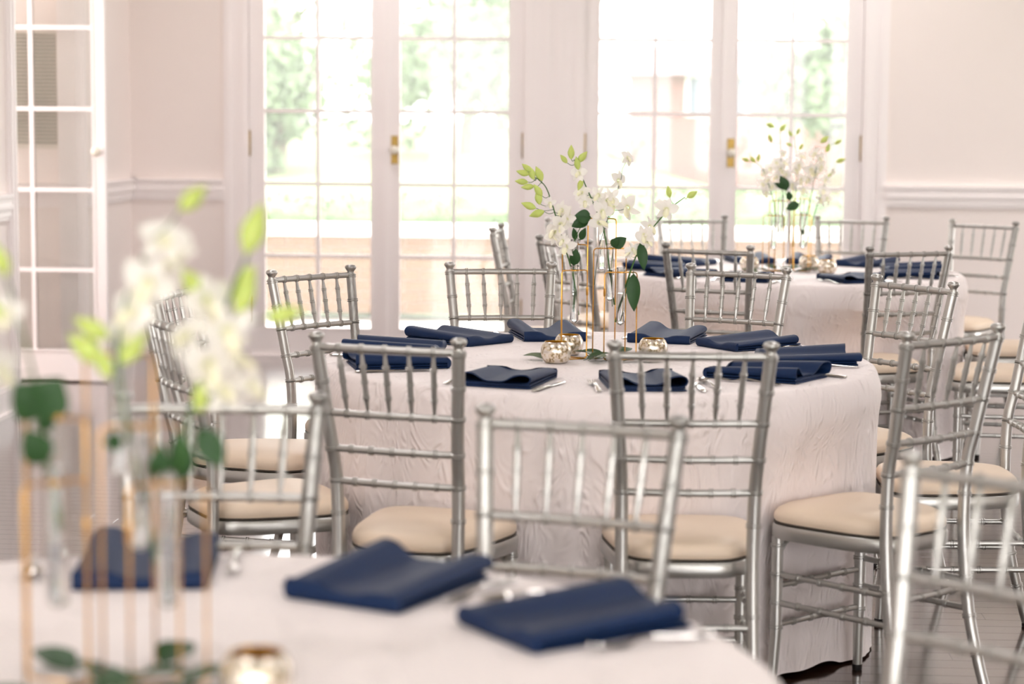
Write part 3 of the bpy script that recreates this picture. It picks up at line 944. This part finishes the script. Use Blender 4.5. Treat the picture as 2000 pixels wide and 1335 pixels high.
def setting(tc, ang, where, i, rad, twist, ref, spoon=False, lab=None):
    """place setting at polar angle ang (camera-aligned degrees) of table tc"""
    a = R(ang)
    px, py = tc[0]+rad*cos(a), tc[1]+rad*sin(a)
    base = W(px, py)
    rz = a+pi/2+PSI                       # local +y points to the table centre
    place('folded_napkin#%d' % (i % 4), lambda: napkin_mesh(i % 4+1), 'navy_cloth', 0, 0, R(twist), base, rz,
          lab or ('folded navy cloth napkin before '+ref), 'napkin', 'navy napkins on the %s table' % where)
    place('dinner_fork', fork_mesh, 'stainless', -0.134, -0.045, R(twist*0.8+rnd.uniform(-3, 4)), base, rz,
          'stainless fork before '+ref, 'fork', 'forks on the %s table' % where)
    place('table_knife', knife_mesh, 'stainless', 0.142, -0.05, R(twist*0.8+rnd.uniform(-4, 1)), base, rz,
          'stainless knife before '+ref, 'knife', 'knives on the %s table' % where)
    if spoon:
        place('soup_spoon', spoon_mesh, 'stainless', 0.178, -0.03, R(rnd.uniform(-6, 6)), base, rz,
              'stainless spoon before '+ref, 'spoon', 'spoons on the %s table' % where)

A2 = [133, 103, 66, 37, -4, -43, -81, -115, -160, 168]
for i, ang in enumerate(A2):
    lb = 'the scraped chair at the middle table' if i == 0 else 'the middle-table chair %s clockwise from the scraped one' % ords[i-1]
    setting(T2, ang, 'middle', i, 0.61, [4, -6, 8, -5, 6, 10, -4, 6, -8, 5][i], lb, i in (5, 6))
A3 = [43, 8, -30, -70, -113, -148, 175, 138, 100, 72]
for i, ang in enumerate(A3):
    lb = 'the far-table chair before bare wall' if i == 0 else 'the chair %s clockwise from the bare-wall one, far table' % ords[i-1]
    setting(T3, ang, 'far', i+1, 0.61, [4, -6, 8, -5, 6, 10, -4, 6, -8, 5][i], lb, i in (3, 4))
setting(T1, 99, 'front', 2, 0.66, -4, 'the front-table chair behind the orchids', True)
setting(T1, 63, 'front', 0, 0.61, -3, 'the front-table chair beside the one behind orchids', False)
setting(T1, 30, 'front', 3, 0.635, 2, 'the front-table chair over bare dark floor', True)

# ------------------------------------------------------------------ centrepieces
def petal(mb, ang, L, w, cup, tw=0.0, base=0.002):
    """petal in the XZ plane facing -Y"""
    c, s = cos(ang), sin(ang)
    nu, nv = 6, 4
    ids = []
    for i in range(nu+1):
        t = i/nu
        hw = w*(sin(pi*min(1, t*0.92+0.06))**0.75)
        row = []
        for j in range(nv+1):
            q = 2*j/nv-1
            l = base+L*t
            x = l; z = q*hw
            y = -0.25*cup*sin(t*pi*0.7)*L*1.4+cup*L*t*t*0.9-0.18*hw*q*q*(1 if cup > 0 else -1)+tw*q*t*hw
            row.append((x*c-z*s, y, x*s+z*c))
        ids.append(mb.ring(row))
    for a, b in zip(ids, ids[1:]):
        for j in range(nv): mb.f.append((a[j], a[j+1], b[j+1], b[j]))
def flower_meshes(seed, openness=1.0):
    r = random.Random(seed)
    m = MB()
    L = 0.027
    petal(m, R(90), L, .0075*openness, .35)
    for s in (-1, 1):
        petal(m, R(90-s*68+r.uniform(-6, 6)), L*1.06, .0122*openness, .2, s*.2)
        petal(m, R(90-s*140+r.uniform(-6, 6)), L*.98, .0075*openness, .35, -s*.2)
    lip = MB()
    lip.loft([[(w*x, -d+dz*abs(x), z) for x, dz in ((-1, -.004), (-.5, -.001), (0, 0), (.5, -.001), (1, -.004), (.5, .001), (0, .002), (-.5, .001))]
              for z, d, w in ((.003, .003, .003), (-.003, .007, .006), (-.009, .009, .0075), (-.015, .012, .005), (-.019, .0125, .001))])
    return m, lip
FSRC = []
def bud_mesh():
    m = MB()
    m.loft([[(r*cos(2*pi*k/10)*1.0, r*sin(2*pi*k/10)*0.75+.15*z, z) for k in range(10)] for r, z in ((.0008, -.001), (.0035, .002), (.0058, .007), (.0060, .0115), (.0042, .017), (.0018, .0215), (.0004, .024))])
    return m
def leaf_mesh(L=0.06, w=0.021, bend=0.25, seg=8):
    m = MB(); ids = []
    for i in range(seg+1):
        t = i/seg
        hw = w*(sin(pi*t**0.82)**0.85) if 0 < t < 1 else 0.0004
        row = []
        for q in (-1, -.5, 0, .5, 1):
            row.append((q*hw, L*t, bend*L*(t-t*t)*1.3+0.22*abs(q)*hw+0.05*hw*sin(9*t)*q))
        ids.append(m.ring(row))
    for a, b in zip(ids, ids[1:]):
        for j in range(4): m.f.append((a[j], a[j+1], b[j+1], b[j]))
    m.tube([(0, -.008, .0), (0, 0, 0.0005), (0, L*.5, bend*L*.25*1.3+.0006), (0, L*.96, bend*L*.04+.0006)], [.0008, .0008, .0006, .0003], 5)
    return m
PSRC = {}
def proto_obj(key, fn, m, name):
    """mesh data shared by alike pieces"""
    if key not in PSRC:
        o = fn().build(name, m); PSRC[key] = o.data
        bpy.data.objects.remove(o)
    return PSRC[key]
def piece(key, fn, m, name, parent, loc, rot, scale=1.0):
    d = proto_obj(key, fn, m, name)
    o = bpy.data.objects.new(name, d); COL.objects.link(o)
    o.parent = parent; o.location = loc; o.rotation_euler = rot; o.scale = (scale,)*3
    return o

class Arr:
    """centrepiece frame at a table centre; image-plane sketch coordinates to local metres"""
    def __init__(s, tc, cx, cy, sc):
        s.tc, s.cx, s.cy, s.sc = tc, cx, cy, sc
        wx, wy = W(*tc)
        s.o = Vector((wx, wy, ZT)); s.rz = PSI-atan2(tc[0], tc[1])
    def L(s, px, py, dy=0.0): return Vector(((px-s.cx)/s.sc, dy, (s.cy-py)/s.sc))
    def root(s, name, local=(0, 0, 0)):
        c, n = cos(s.rz), sin(s.rz); l = Vector(local)
        return empty(name, (s.o.x+c*l.x-n*l.y, s.o.y+n*l.x+c*l.y, s.o.z+l.z), s.rz)

def orchid(A, pts, flowers, buds, label, group, seed, thick=0.0027, m='stem_green', fs=1.0):
    """pts: (px,py,dy) along the stem from the foot up; flowers/buds: (px,py,dy,size)"""
    r = random.Random(seed)
    P = [A.L(*p) for p in pts]
    root = A.root('orchid_stem', P[0]); o0 = P[0]
    C = catmull([p-o0 for p in P], 8)
    mb = MB()
    n = len(C)
    mb.tube(C, [thick*(1-0.5*i/n) for i in range(n)], 7)
    def near(q):
        return min(C[n//4:], key=lambda c: (c-q).length+0.6*max(0, c.z-q.z+0.004))
    for px, py, dy, s_ in flowers+[(b[0], b[1], b[2], b[3]) for b in buds]:
        q = A.L(px, py, dy)-o0
        c = near(q)
        if (q-c).length > 0.002:
            mid = c.lerp(q, .5)+Vector((0, 0.004, -0.006))
            mb.tube(catmull([c, mid, q+Vector((0, .003, 0))], 4), 0.0009, 5)
    mb.build('stem', m, root)
    for px, py, dy, s_ in flowers:
        q = A.L(px, py, dy)-o0
        k = r.randrange(3)
        key = 'flower%d' % k
        if key not in PSRC:
            fm, lm = flower_meshes(k+1, (1.0, 1.15, 0.8)[k])
            a = fm.build('flower', 'orchid_petal'); PSRC[key] = a.data; bpy.data.objects.remove(a)
            b = lm.build('lip', 'lip_yellow'); PSRC['lip%d' % k] = b.data; bpy.data.objects.remove(b)
        f = bpy.data.objects.new('flower', PSRC[key]); COL.objects.link(f); f.parent = root
        f.location = q; f.rotation_euler = (R(r.uniform(-35, 30)), R(r.uniform(-30, 30)), R(r.uniform(-60, 60))); f.scale = (s_*fs,)*3
        l = bpy.data.objects.new('lip', PSRC['lip%d' % k]); COL.objects.link(l); l.parent = f
    for b in buds:
        px, py, dy, s_ = b[:4]
        q = A.L(px, py, dy)-o0
        ang = b[4] if len(b) > 4 else r.uniform(-60, 60)
        piece('bud', bud_mesh, 'bud_green', 'bud', root, q, (R(r.uniform(-20, 20)), R(ang), 0), s_*fs*1.4)
    tag(root, label, 'flower', group)
    return root

def sprig(A, pts, leaves, label, group, m='leaf_dark', stem='stem_green'):
    """leaves: (px,py,dy, tip_px,tip_py, width)"""
    P = [A.L(*p) for p in pts]; o0 = P[0]
    root = A.root('foliage_sprig', o0)
    mb = MB(); C = catmull([p-o0 for p in P], 6)
    mb.tube(C, 0.0012, 6)
    for px, py, dy, tx, ty, w in leaves:
        q = A.L(px, py, dy)-o0
        c = min(C, key=lambda v: (v-q).length)
        if (c-q).length > 0.003: mb.tube([c, c.lerp(q, .5), q], 0.0008, 5)
    mb.build('stem', stem, root)
    for i, (px, py, dy, tx, ty, w) in enumerate(leaves):
        a = A.L(px, py, dy)-o0; b = A.L(tx, ty, dy-0.008)-o0
        Lh = (b-a).length
        lm = leaf_mesh(Lh, w, 0.18)
        o = lm.build('leaf', m, root)
        yv = (b-a).normalized(); nv = Vector((0.15*((-1)**i), -1, 0.2)); nv = (nv-yv*nv.dot(yv)).normalized(); xv = yv.cross(nv)
        o.matrix_local = Matrix(((xv.x, yv.x, nv.x, a.x), (xv.y, yv.y, nv.y, a.y), (xv.z, yv.z, nv.z, a.z), (0, 0, 0, 1)))
    tag(root, label, 'foliage', group)

FR = [(-.105, -.048, -.031, -.012, .262), (-.105, .034, -.031, -.006, .335), (-.031, .048, .052, .036, .410), (-.013, -.006, .082, .004, .325), (.020, -.046, .114, -.026, .258)]
def stand(A, mirror, rot, where):
    """gold wire stand of five linked frames; returns tube mouths in local coordinates"""
    root = A.root('wire_stand'); root.rotation_euler.z += rot
    tops = []
    for x0, y0, x1, y1, h in FR:
        if mirror: x0, x1 = -x0, -x1
        a, b = Vector((x0, y0, 0)), Vector((x1, y1, 0))
        u = (b-a).normalized(); rr = 0.0019; c = 0.008
        z0 = 0.002
        loop = []
        def corner(p, d0, d1):
            return [p-d0*c, p-d0*c*.3+d1*c*.3, p+d1*c]
        up = Vector((0, 0, 1))
        A0, B0, B1, A1 = a+up*z0, b+up*z0, b+up*h, a+up*h
        loop += corner(B0, u, up)+corner(B1, up, -u)+corner(A1, -u, -up)+corner(A0, -up, u)
        loop.append(loop[0])
        mb = MB(); mb.tube(loop, rr, 8, False)
        m_ = (A1+B1)/2
        f = mb.build('wire_frame', 'gold_wire', root)
        rg = MB()
        ring = [m_+Vector((0.0150*cos(2*pi*k/20), 0.0150*sin(2*pi*k/20), 0)) for k in range(21)]
        rg.tube(ring, 0.0016, 6, False); rg.build('tube_ring', 'gold_wire', f)
        cz = Vector((cos(rot)*m_.x-sin(rot)*m_.y, sin(rot)*m_.x+cos(rot)*m_.y, h))
        tops.append(cz)
    for (p, q) in (((FR[0][2], FR[0][3]), .20), ((FR[4][0], FR[4][1]), .20)):
        x = -p[0] if mirror else p[0]
        MB().lathe([(0.0032, -.012), (0.0036, -.01), (0.0036, .01), (0.0032, .012)], 8, (x, p[1], q)).build('hinge_sleeve', 'gold_wire', root)
    tag(root, 'gold wire stand of five frames holding glass tubes on the %s table' % where, 'stand')
    hs = []
    which = ['the low frame beside two candle holders', 'the medium frame behind the low one', 'the tallest frame', 'the medium frame at the centre', 'the low frame under the leaning orchid']
    for ti, t in enumerate(tops):
        tb = A.root('glass_tube', t-Vector((0, 0, 0.155)))
        RO, LN = 0.0128, 0.168
        prof = [(0.0005, 0)]+[(RO*sin(k*pi/12), RO-RO*cos(k*pi/12)) for k in range(1, 6)]+[(RO, RO), (RO, LN*.5), (RO, LN-.003), (RO+.0012, LN)]
        g_ = MB(); g_.lathe(prof, 20, cap0=True, cap1=False); g_.build('glass', 'tube_glass', tb)
        RI = RO-.0011
        wl = LN*0.56
        w_ = MB(); w_.lathe([(0.0005, .0012)]+[(RI*sin(k*pi/12), RO-RI*cos(k*pi/12)) for k in range(1, 6)]+[(RI, RO), (RI, wl*.6), (RI, wl)], 20); w_.build('water', 'water', tb)
        MB().tube([(.0136*cos(2*pi*k/20), .0136*sin(2*pi*k/20), LN) for k in range(21)], .0009, 6, False).build('rim', 'tube_glass', tb)
        tag(tb, 'clear glass water tube in %s, %s table' % (which[ti], where), 'glass tube', 'glass tubes on the %s table' % where)
    return tops

def votive(A, lx, ly, label, group, s=1.0):
    root = A.root('candle_holder', (lx, ly, 0))
    prof = [(.020, 0), (.030, .001), (.036, .006), (.0425, .018), (.045, .031), (.0435, .045), (.038, .056), (.034, .0605), (.0325, .062)]
    o = MB(); o.lathe([(r*s, z*s) for r, z in prof], 36, cap1=False)
    o.build('cup', 'mercury_glass', root)
    i = MB(); i.lathe([(.0325*s, .062*s), (.0315*s, .0605*s), (.036*s, .054*s), (.041*s, .044*s), (.0425*s, .031*s), (.039*s, .018*s), (.030*s, .006*s), (.001, .005*s)], 36, cap0=False)
    i.build('gold_lining', 'gold_leafing', root)
    tag(root, label, 'candle holder', group)

def table_leaves(A, spots, where, cups=()):
    for i, (lx, ly, ang, L, m) in enumerate(spots):
        for vx, vy_ in cups:                      # keep the leaves clear of the candle holders
            mx_, my_ = lx-sin(R(ang))*L/2, ly+cos(R(ang))*L/2
            d = hypot(mx_-vx, my_-vy_)
            if d < 0.09: lx += (mx_-vx)/d*(0.09-d); ly += (my_-vy_)/d*(0.09-d)
        c, n = cos(A.rz), sin(A.rz)
        k = 'tleaf_%s' % m
        d = proto_obj(k, lambda: leaf_mesh(0.07, 0.022, 0.16), m, 'leaf')
        o = bpy.data.objects.new('loose_leaf', d); COL.objects.link(o)
        o.location = (A.o.x+c*lx-n*ly, A.o.y+n*lx+c*ly, A.o.z+0.002+0.002*(i % 4))
        o.rotation_euler = (R(6+3*(i % 3)), R(-8+5*(i % 4)), A.rz+R(ang)); o.scale = (L/0.07,)*3
        tag(o, 'dark green leaf scattered round the foot of the wire stand on the %s table' % where, 'leaf', 'loose leaves on the %s table' % where)
LEAVES = [(-.13, -.07, 70, .085, 'leaf_grey'), (-.09, -.06, 110, .075, 'leaf_dark'), (-.03, -.075, -70, .08, 'leaf_dark'), (.0, -.05, 20, .085, 'leaf_dark'), (.04, -.08, -100, .07, 'leaf_dark'), (.09, -.06, -80, .085, 'leaf_dark'),
          (.13, -.03, -60, .08, 'leaf_grey'), (.06, .05, -30, .08, 'leaf_dark'), (-.05, .06, 40, .08, 'leaf_dark'), (.14, .03, -110, .085, 'leaf_dark'), (.0, .02, 80, .075, 'leaf_dark'), (-.02, -.1, -130, .07, 'leaf_grey'), (.03, -.02, 160, .075, 'leaf_dark'), (.1, .0, 100, .07, 'leaf_dark')]

# ---- middle table
A = Arr(T2, 1167, 703, 668)
stand(A, False, 0.0, 'middle')
g2 = 'orchids on the middle table'
orchid(A, [(1130, 615, -.03), (1119, 540, -.03), (1093, 455, -.03), (1078, 405, -.025), (1064, 368, -.02), (1046, 350, -.02)],
       [(1093, 438, -.045, 1.1), (1082, 452, -.04, 1.15), (1106, 430, -.03, 1.0), (1078, 462, -.035, .9), (1104, 482, -.04, 1.15), (1096, 412, -.015, 1.0), (1108, 418, -.01, .9), (1098, 470, -.05, .8), (1072, 398, -.03, .7)],
       [(1034, 337, -.02, 1.0, -50), (1030, 343, -.02, 1.1, -75), (1040, 352, -.02, 1.2, -20), (1056, 354, -.02, 1.35, -25), (1028, 358, -.02, 1.1, -85), (1040, 366, -.02, 1.1, -95), (1056, 384, -.025, 1.2, -35), (1044, 408, -.03, 1.3, -70), (1052, 400, -.03, 1.3, -10), (1060, 414, -.03, 1.4, -110)],
       'white orchid stem leaning out with a crowd of green buds on the middle table', g2, 11)
orchid(A, [(1200, 596, .0), (1190, 530, .0), (1178, 452, -.01), (1158, 402, -.01), (1140, 362, -.01), (1122, 322, -.01), (1118, 314, -.01)],
       [(1127, 340, -.02, .9), (1133, 378, -.02, 1.0), (1140, 396, -.015, .8), (1166, 382, -.01, .95), (1182, 392, -.005, 1.0), (1174, 414, -.02, 1.2), (1168, 436, -.025, 1.25), (1150, 388, .0, .7)],
       [(1112, 312, -.01, 1.2, 0), (1104, 320, -.01, .9, -40), (1126, 318, -.01, 1.2, 40), (1126, 332, -.02, 1.1, -10), (1134, 352, -.015, 1.0, -160)],
       'tallest white orchid stem with three green buds at the tip on the middle table', g2, 12)
orchid(A, [(1160, 560, .04), (1168, 490, .04), (1184, 430, .03), (1200, 382, .025), (1210, 350, .02), (1212, 332, .02), (1220, 316, .02)],
       [(1222, 310, .02, .85), (1204, 354, .02, 1.05), (1190, 386, .015, 1.0), (1224, 406, .005, 1.45), (1196, 405, .01, .8)],
       [(1172, 398, .02, .6, 20), (1190, 422, .02, .6, 30)],
       'thin-stemmed white orchid with a single flower at its tip on the middle table', g2, 13, 0.0014, 'thin_stem')
orchid(A, [(1202, 628, -.035), (1218, 568, -.035), (1240, 500, -.035), (1262, 458, -.03), (1290, 422, -.03), (1312, 400, -.03), (1333, 384, -.03)],
       [(1298, 408, -.04, 1.2), (1290, 402, -.03, .9), (1266, 442, -.04, 1.2), (1256, 458, -.045, 1.1), (1262, 470, -.04, .9), (1234, 486, -.04, .85), (1228, 494, -.03, .7)],
       [(1304, 384, -.03, 1.0, -10), (1338, 384, -.03, 1.1, 60)],
       'white orchid stem leaning over the navy napkins with two pale buds on the middle table', g2, 14)
gs = 'leafy sprigs on the middle table'
sprig(A, [(1122, 610, .0), (1120, 540, .0), (1118, 480, -.005), (1135, 440, -.01), (1150, 425, -.01)], [(1152, 426, -.012, 1120, 422, .021), (1148, 430, -.005, 1114, 444, .017), (1122, 470, .0, 1118, 446, .009), (1132, 470, .0, 1142, 446, .011), (1119, 520, -.005, 1124, 486, .016)],
      'dark green leaf sprig with a broad leaf beside the leaning orchid on the middle table', gs)
sprig(A, [(1196, 600, .004), (1192, 540, .004), (1196, 490, .0), (1200, 475, -.005)], [(1195, 482, -.01, 1222, 464, .018), (1192, 480, -.014, 1206, 466, .012)],
      'short sprig with one broad leaf above the centre tubes on the middle table', gs)
sprig(A, [(1212, 625, -.035), (1228, 540, -.035), (1240, 500, -.035), (1252, 474, -.04)], [(1248, 472, -.045, 1256, 526, .016), (1236, 532, -.045, 1238, 606, .021)],
      'leaf sprig with two long hanging dark leaves on the middle table', gs)
votive(A, -.118, -.115, 'silver mottled glass candle holder beside grey-green leaf on the middle table', 'candle holders on the middle table')
votive(A, -.084, .098, 'silver mottled glass candle holder behind the wire stand on the middle table', 'candle holders on the middle table', .97)
votive(A, .165, .02, 'silver mottled glass candle holder near the leaning orchid on the middle table', 'candle holders on the middle table', .97)
table_leaves(A, LEAVES, 'middle', ((-.118, -.115), (-.084, .098), (.165, .02)))

# ---- far table
A = Arr(T3, 1536, 529, 422)
stand(A, True, 0.12, 'far')
g3 = 'orchids on the far table'
orchid(A, [(1512, 470, 0), (1510, 400, 0), (1490, 340, 0), (1478, 322, 0), (1460, 314, 0)], [(1490, 338, 0, 1), (1497, 352, -.02, 1.1), (1486, 360, 0, 1.1), (1500, 330, 0, 1), (1494, 376, -.01, 1.1), (1505, 364, 0, 1)], [(1459, 315, 0, 1.1, -70), (1471, 318, 0, 1.2, -40), (1476, 316, 0, 1.1, 10)], 'white orchid stem leaning toward the door lock on the far table', g3, 31)
orchid(A, [(1530, 470, 0), (1526, 390, 0), (1521, 310, 0), (1518, 262, 0)], [(1520, 330, 0, 1.1), (1514, 345, -.01, 1.1), (1528, 318, 0, 1), (1512, 318, 0, 1), (1524, 300, 0, .8), (1532, 340, 0, 1)], [(1506, 248, 0, 1.3, -70), (1518, 256, 0, 1.3, 40), (1502, 278, 0, 1.2, -20)], 'tallest upright orchid stem on the far table', g3, 32)
orchid(A, [(1548, 480, 0), (1550, 400, 0), (1552, 330, 0), (1548, 285, 0), (1545, 265, 0)], [(1560, 305, 0, 1.1), (1550, 330, 0, 1.2), (1560, 350, 0, 1.2), (1544, 360, 0, 1), (1566, 370, 0, 1.1), (1556, 322, -.01, 1.1)], [(1541, 266, 0, .9, -30), (1551, 262, 0, .9, 20), (1541, 284, 0, .9, -70), (1556, 292, 0, 1, 30)], 'orchid stem with small buds in the middle of the far table', g3, 33)
orchid(A, [(1560, 480, 0), (1575, 410, 0), (1586, 350, 0), (1590, 310, 0), (1586, 285, 0)], [(1586, 300, 0, 1.3), (1596, 308, 0, 1.3), (1580, 330, 0, 1.4), (1592, 340, 0, 1.3), (1600, 325, 0, 1.2), (1576, 350, 0, 1.2)], [(1597, 278, 0, 1.4, 50), (1608, 296, 0, 1.3, 20), (1624, 280, 0, 1.1, 60)], 'full white orchid stem with upright buds on the far table', g3, 34)
orchid(A, [(1572, 480, 0), (1590, 410, 0), (1606, 360, 0), (1618, 335, 0)], [(1608, 350, 0, 1.1), (1604, 372, -.01, 1.2), (1612, 386, 0, 1.2), (1600, 390, 0, 1.1), (1622, 335, 0, .7)], [(1628, 315, 0, 1.3, 70), (1612, 345, 0, .8, 40)], 'white orchid stem leaning toward the bare wall on the far table', g3, 35)
sprig(A, [(1540, 470, -.02), (1538, 420, -.02), (1535, 390, -.03), (1530, 370, -.03)], [(1534, 371, -.03, 1520, 342, .024), (1530, 368, -.03, 1508, 356, .012), (1540, 390, -.03, 1536, 372, .016), (1558, 396, -.03, 1533, 408, .022)], 'dark green leaf sprig among the orchids on the far table', 'leafy sprigs on the far table')
votive(A, -.17, -.02, 'mottled glass candle holder on the far table near the middle-table chair', 'candle holders on the far table')
votive(A, .105, .115, 'mottled glass candle holder beside the wire stand on the far table', 'candle holders on the far table', 1.05)
votive(A, .185, -.10, 'mottled glass candle holder by a navy napkin on the far table', 'candle holders on the far table')
table_leaves(A, LEAVES[:9], 'far', ((-.17, -.02), (.105, .115), (.185, -.10)))

# ---- front table
A = Arr((T1[0]-0.034, T1[1]), 210, 1337, 1600)
stand(A, False, 0.0, 'front')
g1 = 'orchids on the front table'
orchid(A, [(118, 1170, 0), (108, 1000, 0), (82, 860, 0), (72, 760, 0), (40, 620, 0), (14, 520, 0)], [(15, 590, 0, .9), (0, 700, 0, 1.0)], [(14, 515, 0, 1.2, -20), (6, 600, 0, 1.1, -50)], 'out-of-focus orchid stem in the outermost tube of the front table', g1, 51, .003)
orchid(A, [(300, 1110, 0), (270, 950, 0), (235, 780, 0), (225, 650, 0), (250, 540, 0), (300, 440, 0)], [(318, 448, 0, 1.15), (255, 590, 0, 1.1), (285, 530, -.02, 1.2), (345, 490, 0, 1.0), (240, 640, .02, 1)], [(205, 640, 0, 1.4, -60), (195, 690, 0, 1.6, -50), (232, 690, 0, 1.5, 40), (350, 388, 0, 1.4, 50), (208, 720, 0, 1.2, -20)], 'out-of-focus tall white orchid stem in the middle of the front table', g1, 52, .003)
orchid(A, [(330, 1000, 0), (350, 860, 0), (385, 720, 0), (430, 600, 0), (470, 500, 0), (482, 468, 0)], [(440, 630, 0, 1.3), (400, 690, -.02, 1.3), (462, 690, 0, 1.2), (400, 570, 0, 1.2), (360, 640, 0, 1.1), (430, 750, 0, 1.1), (485, 740, 0, 1.0)], [(478, 472, 0, 1.9, 20), (490, 505, 0, 1.5, -150), (398, 566, 0, 1.5, -40), (458, 592, 0, 1.4, 30), (520, 605, 0, 1.4, 80), (385, 790, 0, 1.2, 0)], 'out-of-focus white orchid stem leaning across the front table', g1, 53, .003)
sprig(A, [(110, 1150, -.01), (105, 1000, -.01), (85, 880, -.01), (78, 770, -.01)], [(82, 790, -.012, 26, 725, .028), (76, 785, -.016, 118, 715, .028), (82, 885, -.012, 46, 815, .02), (92, 820, -.01, 74, 780, .012)], 'out-of-focus sprig with two broad dark leaves in the outermost tube of the front table', 'leafy sprigs on the front table')
sprig(A, [(330, 1060, .01), (340, 950, .01), (355, 870, .01)], [(350, 930, .008, 340, 830, .017), (385, 825, .008, 428, 905, .018), (232, 845, .0, 195, 850, .012), (300, 930, 0, 310, 850, .014)], 'out-of-focus leaf sprig behind the gold wires of the front table', 'leafy sprigs on the front table')
votive(A, .17, -.11, 'out-of-focus gold-lined glass candle holder on the front table', 'candle holders on the front table', 1.0)
table_leaves(A, LEAVES, 'front', ((.17, -.11),))

# ------------------------------------------------------------------ real-world scale
for o in list(scene.objects):
    if o.parent is None and o.type not in {'CAMERA', 'LIGHT'}:
        o.location = o.location*S
        o.scale = o.scale*S
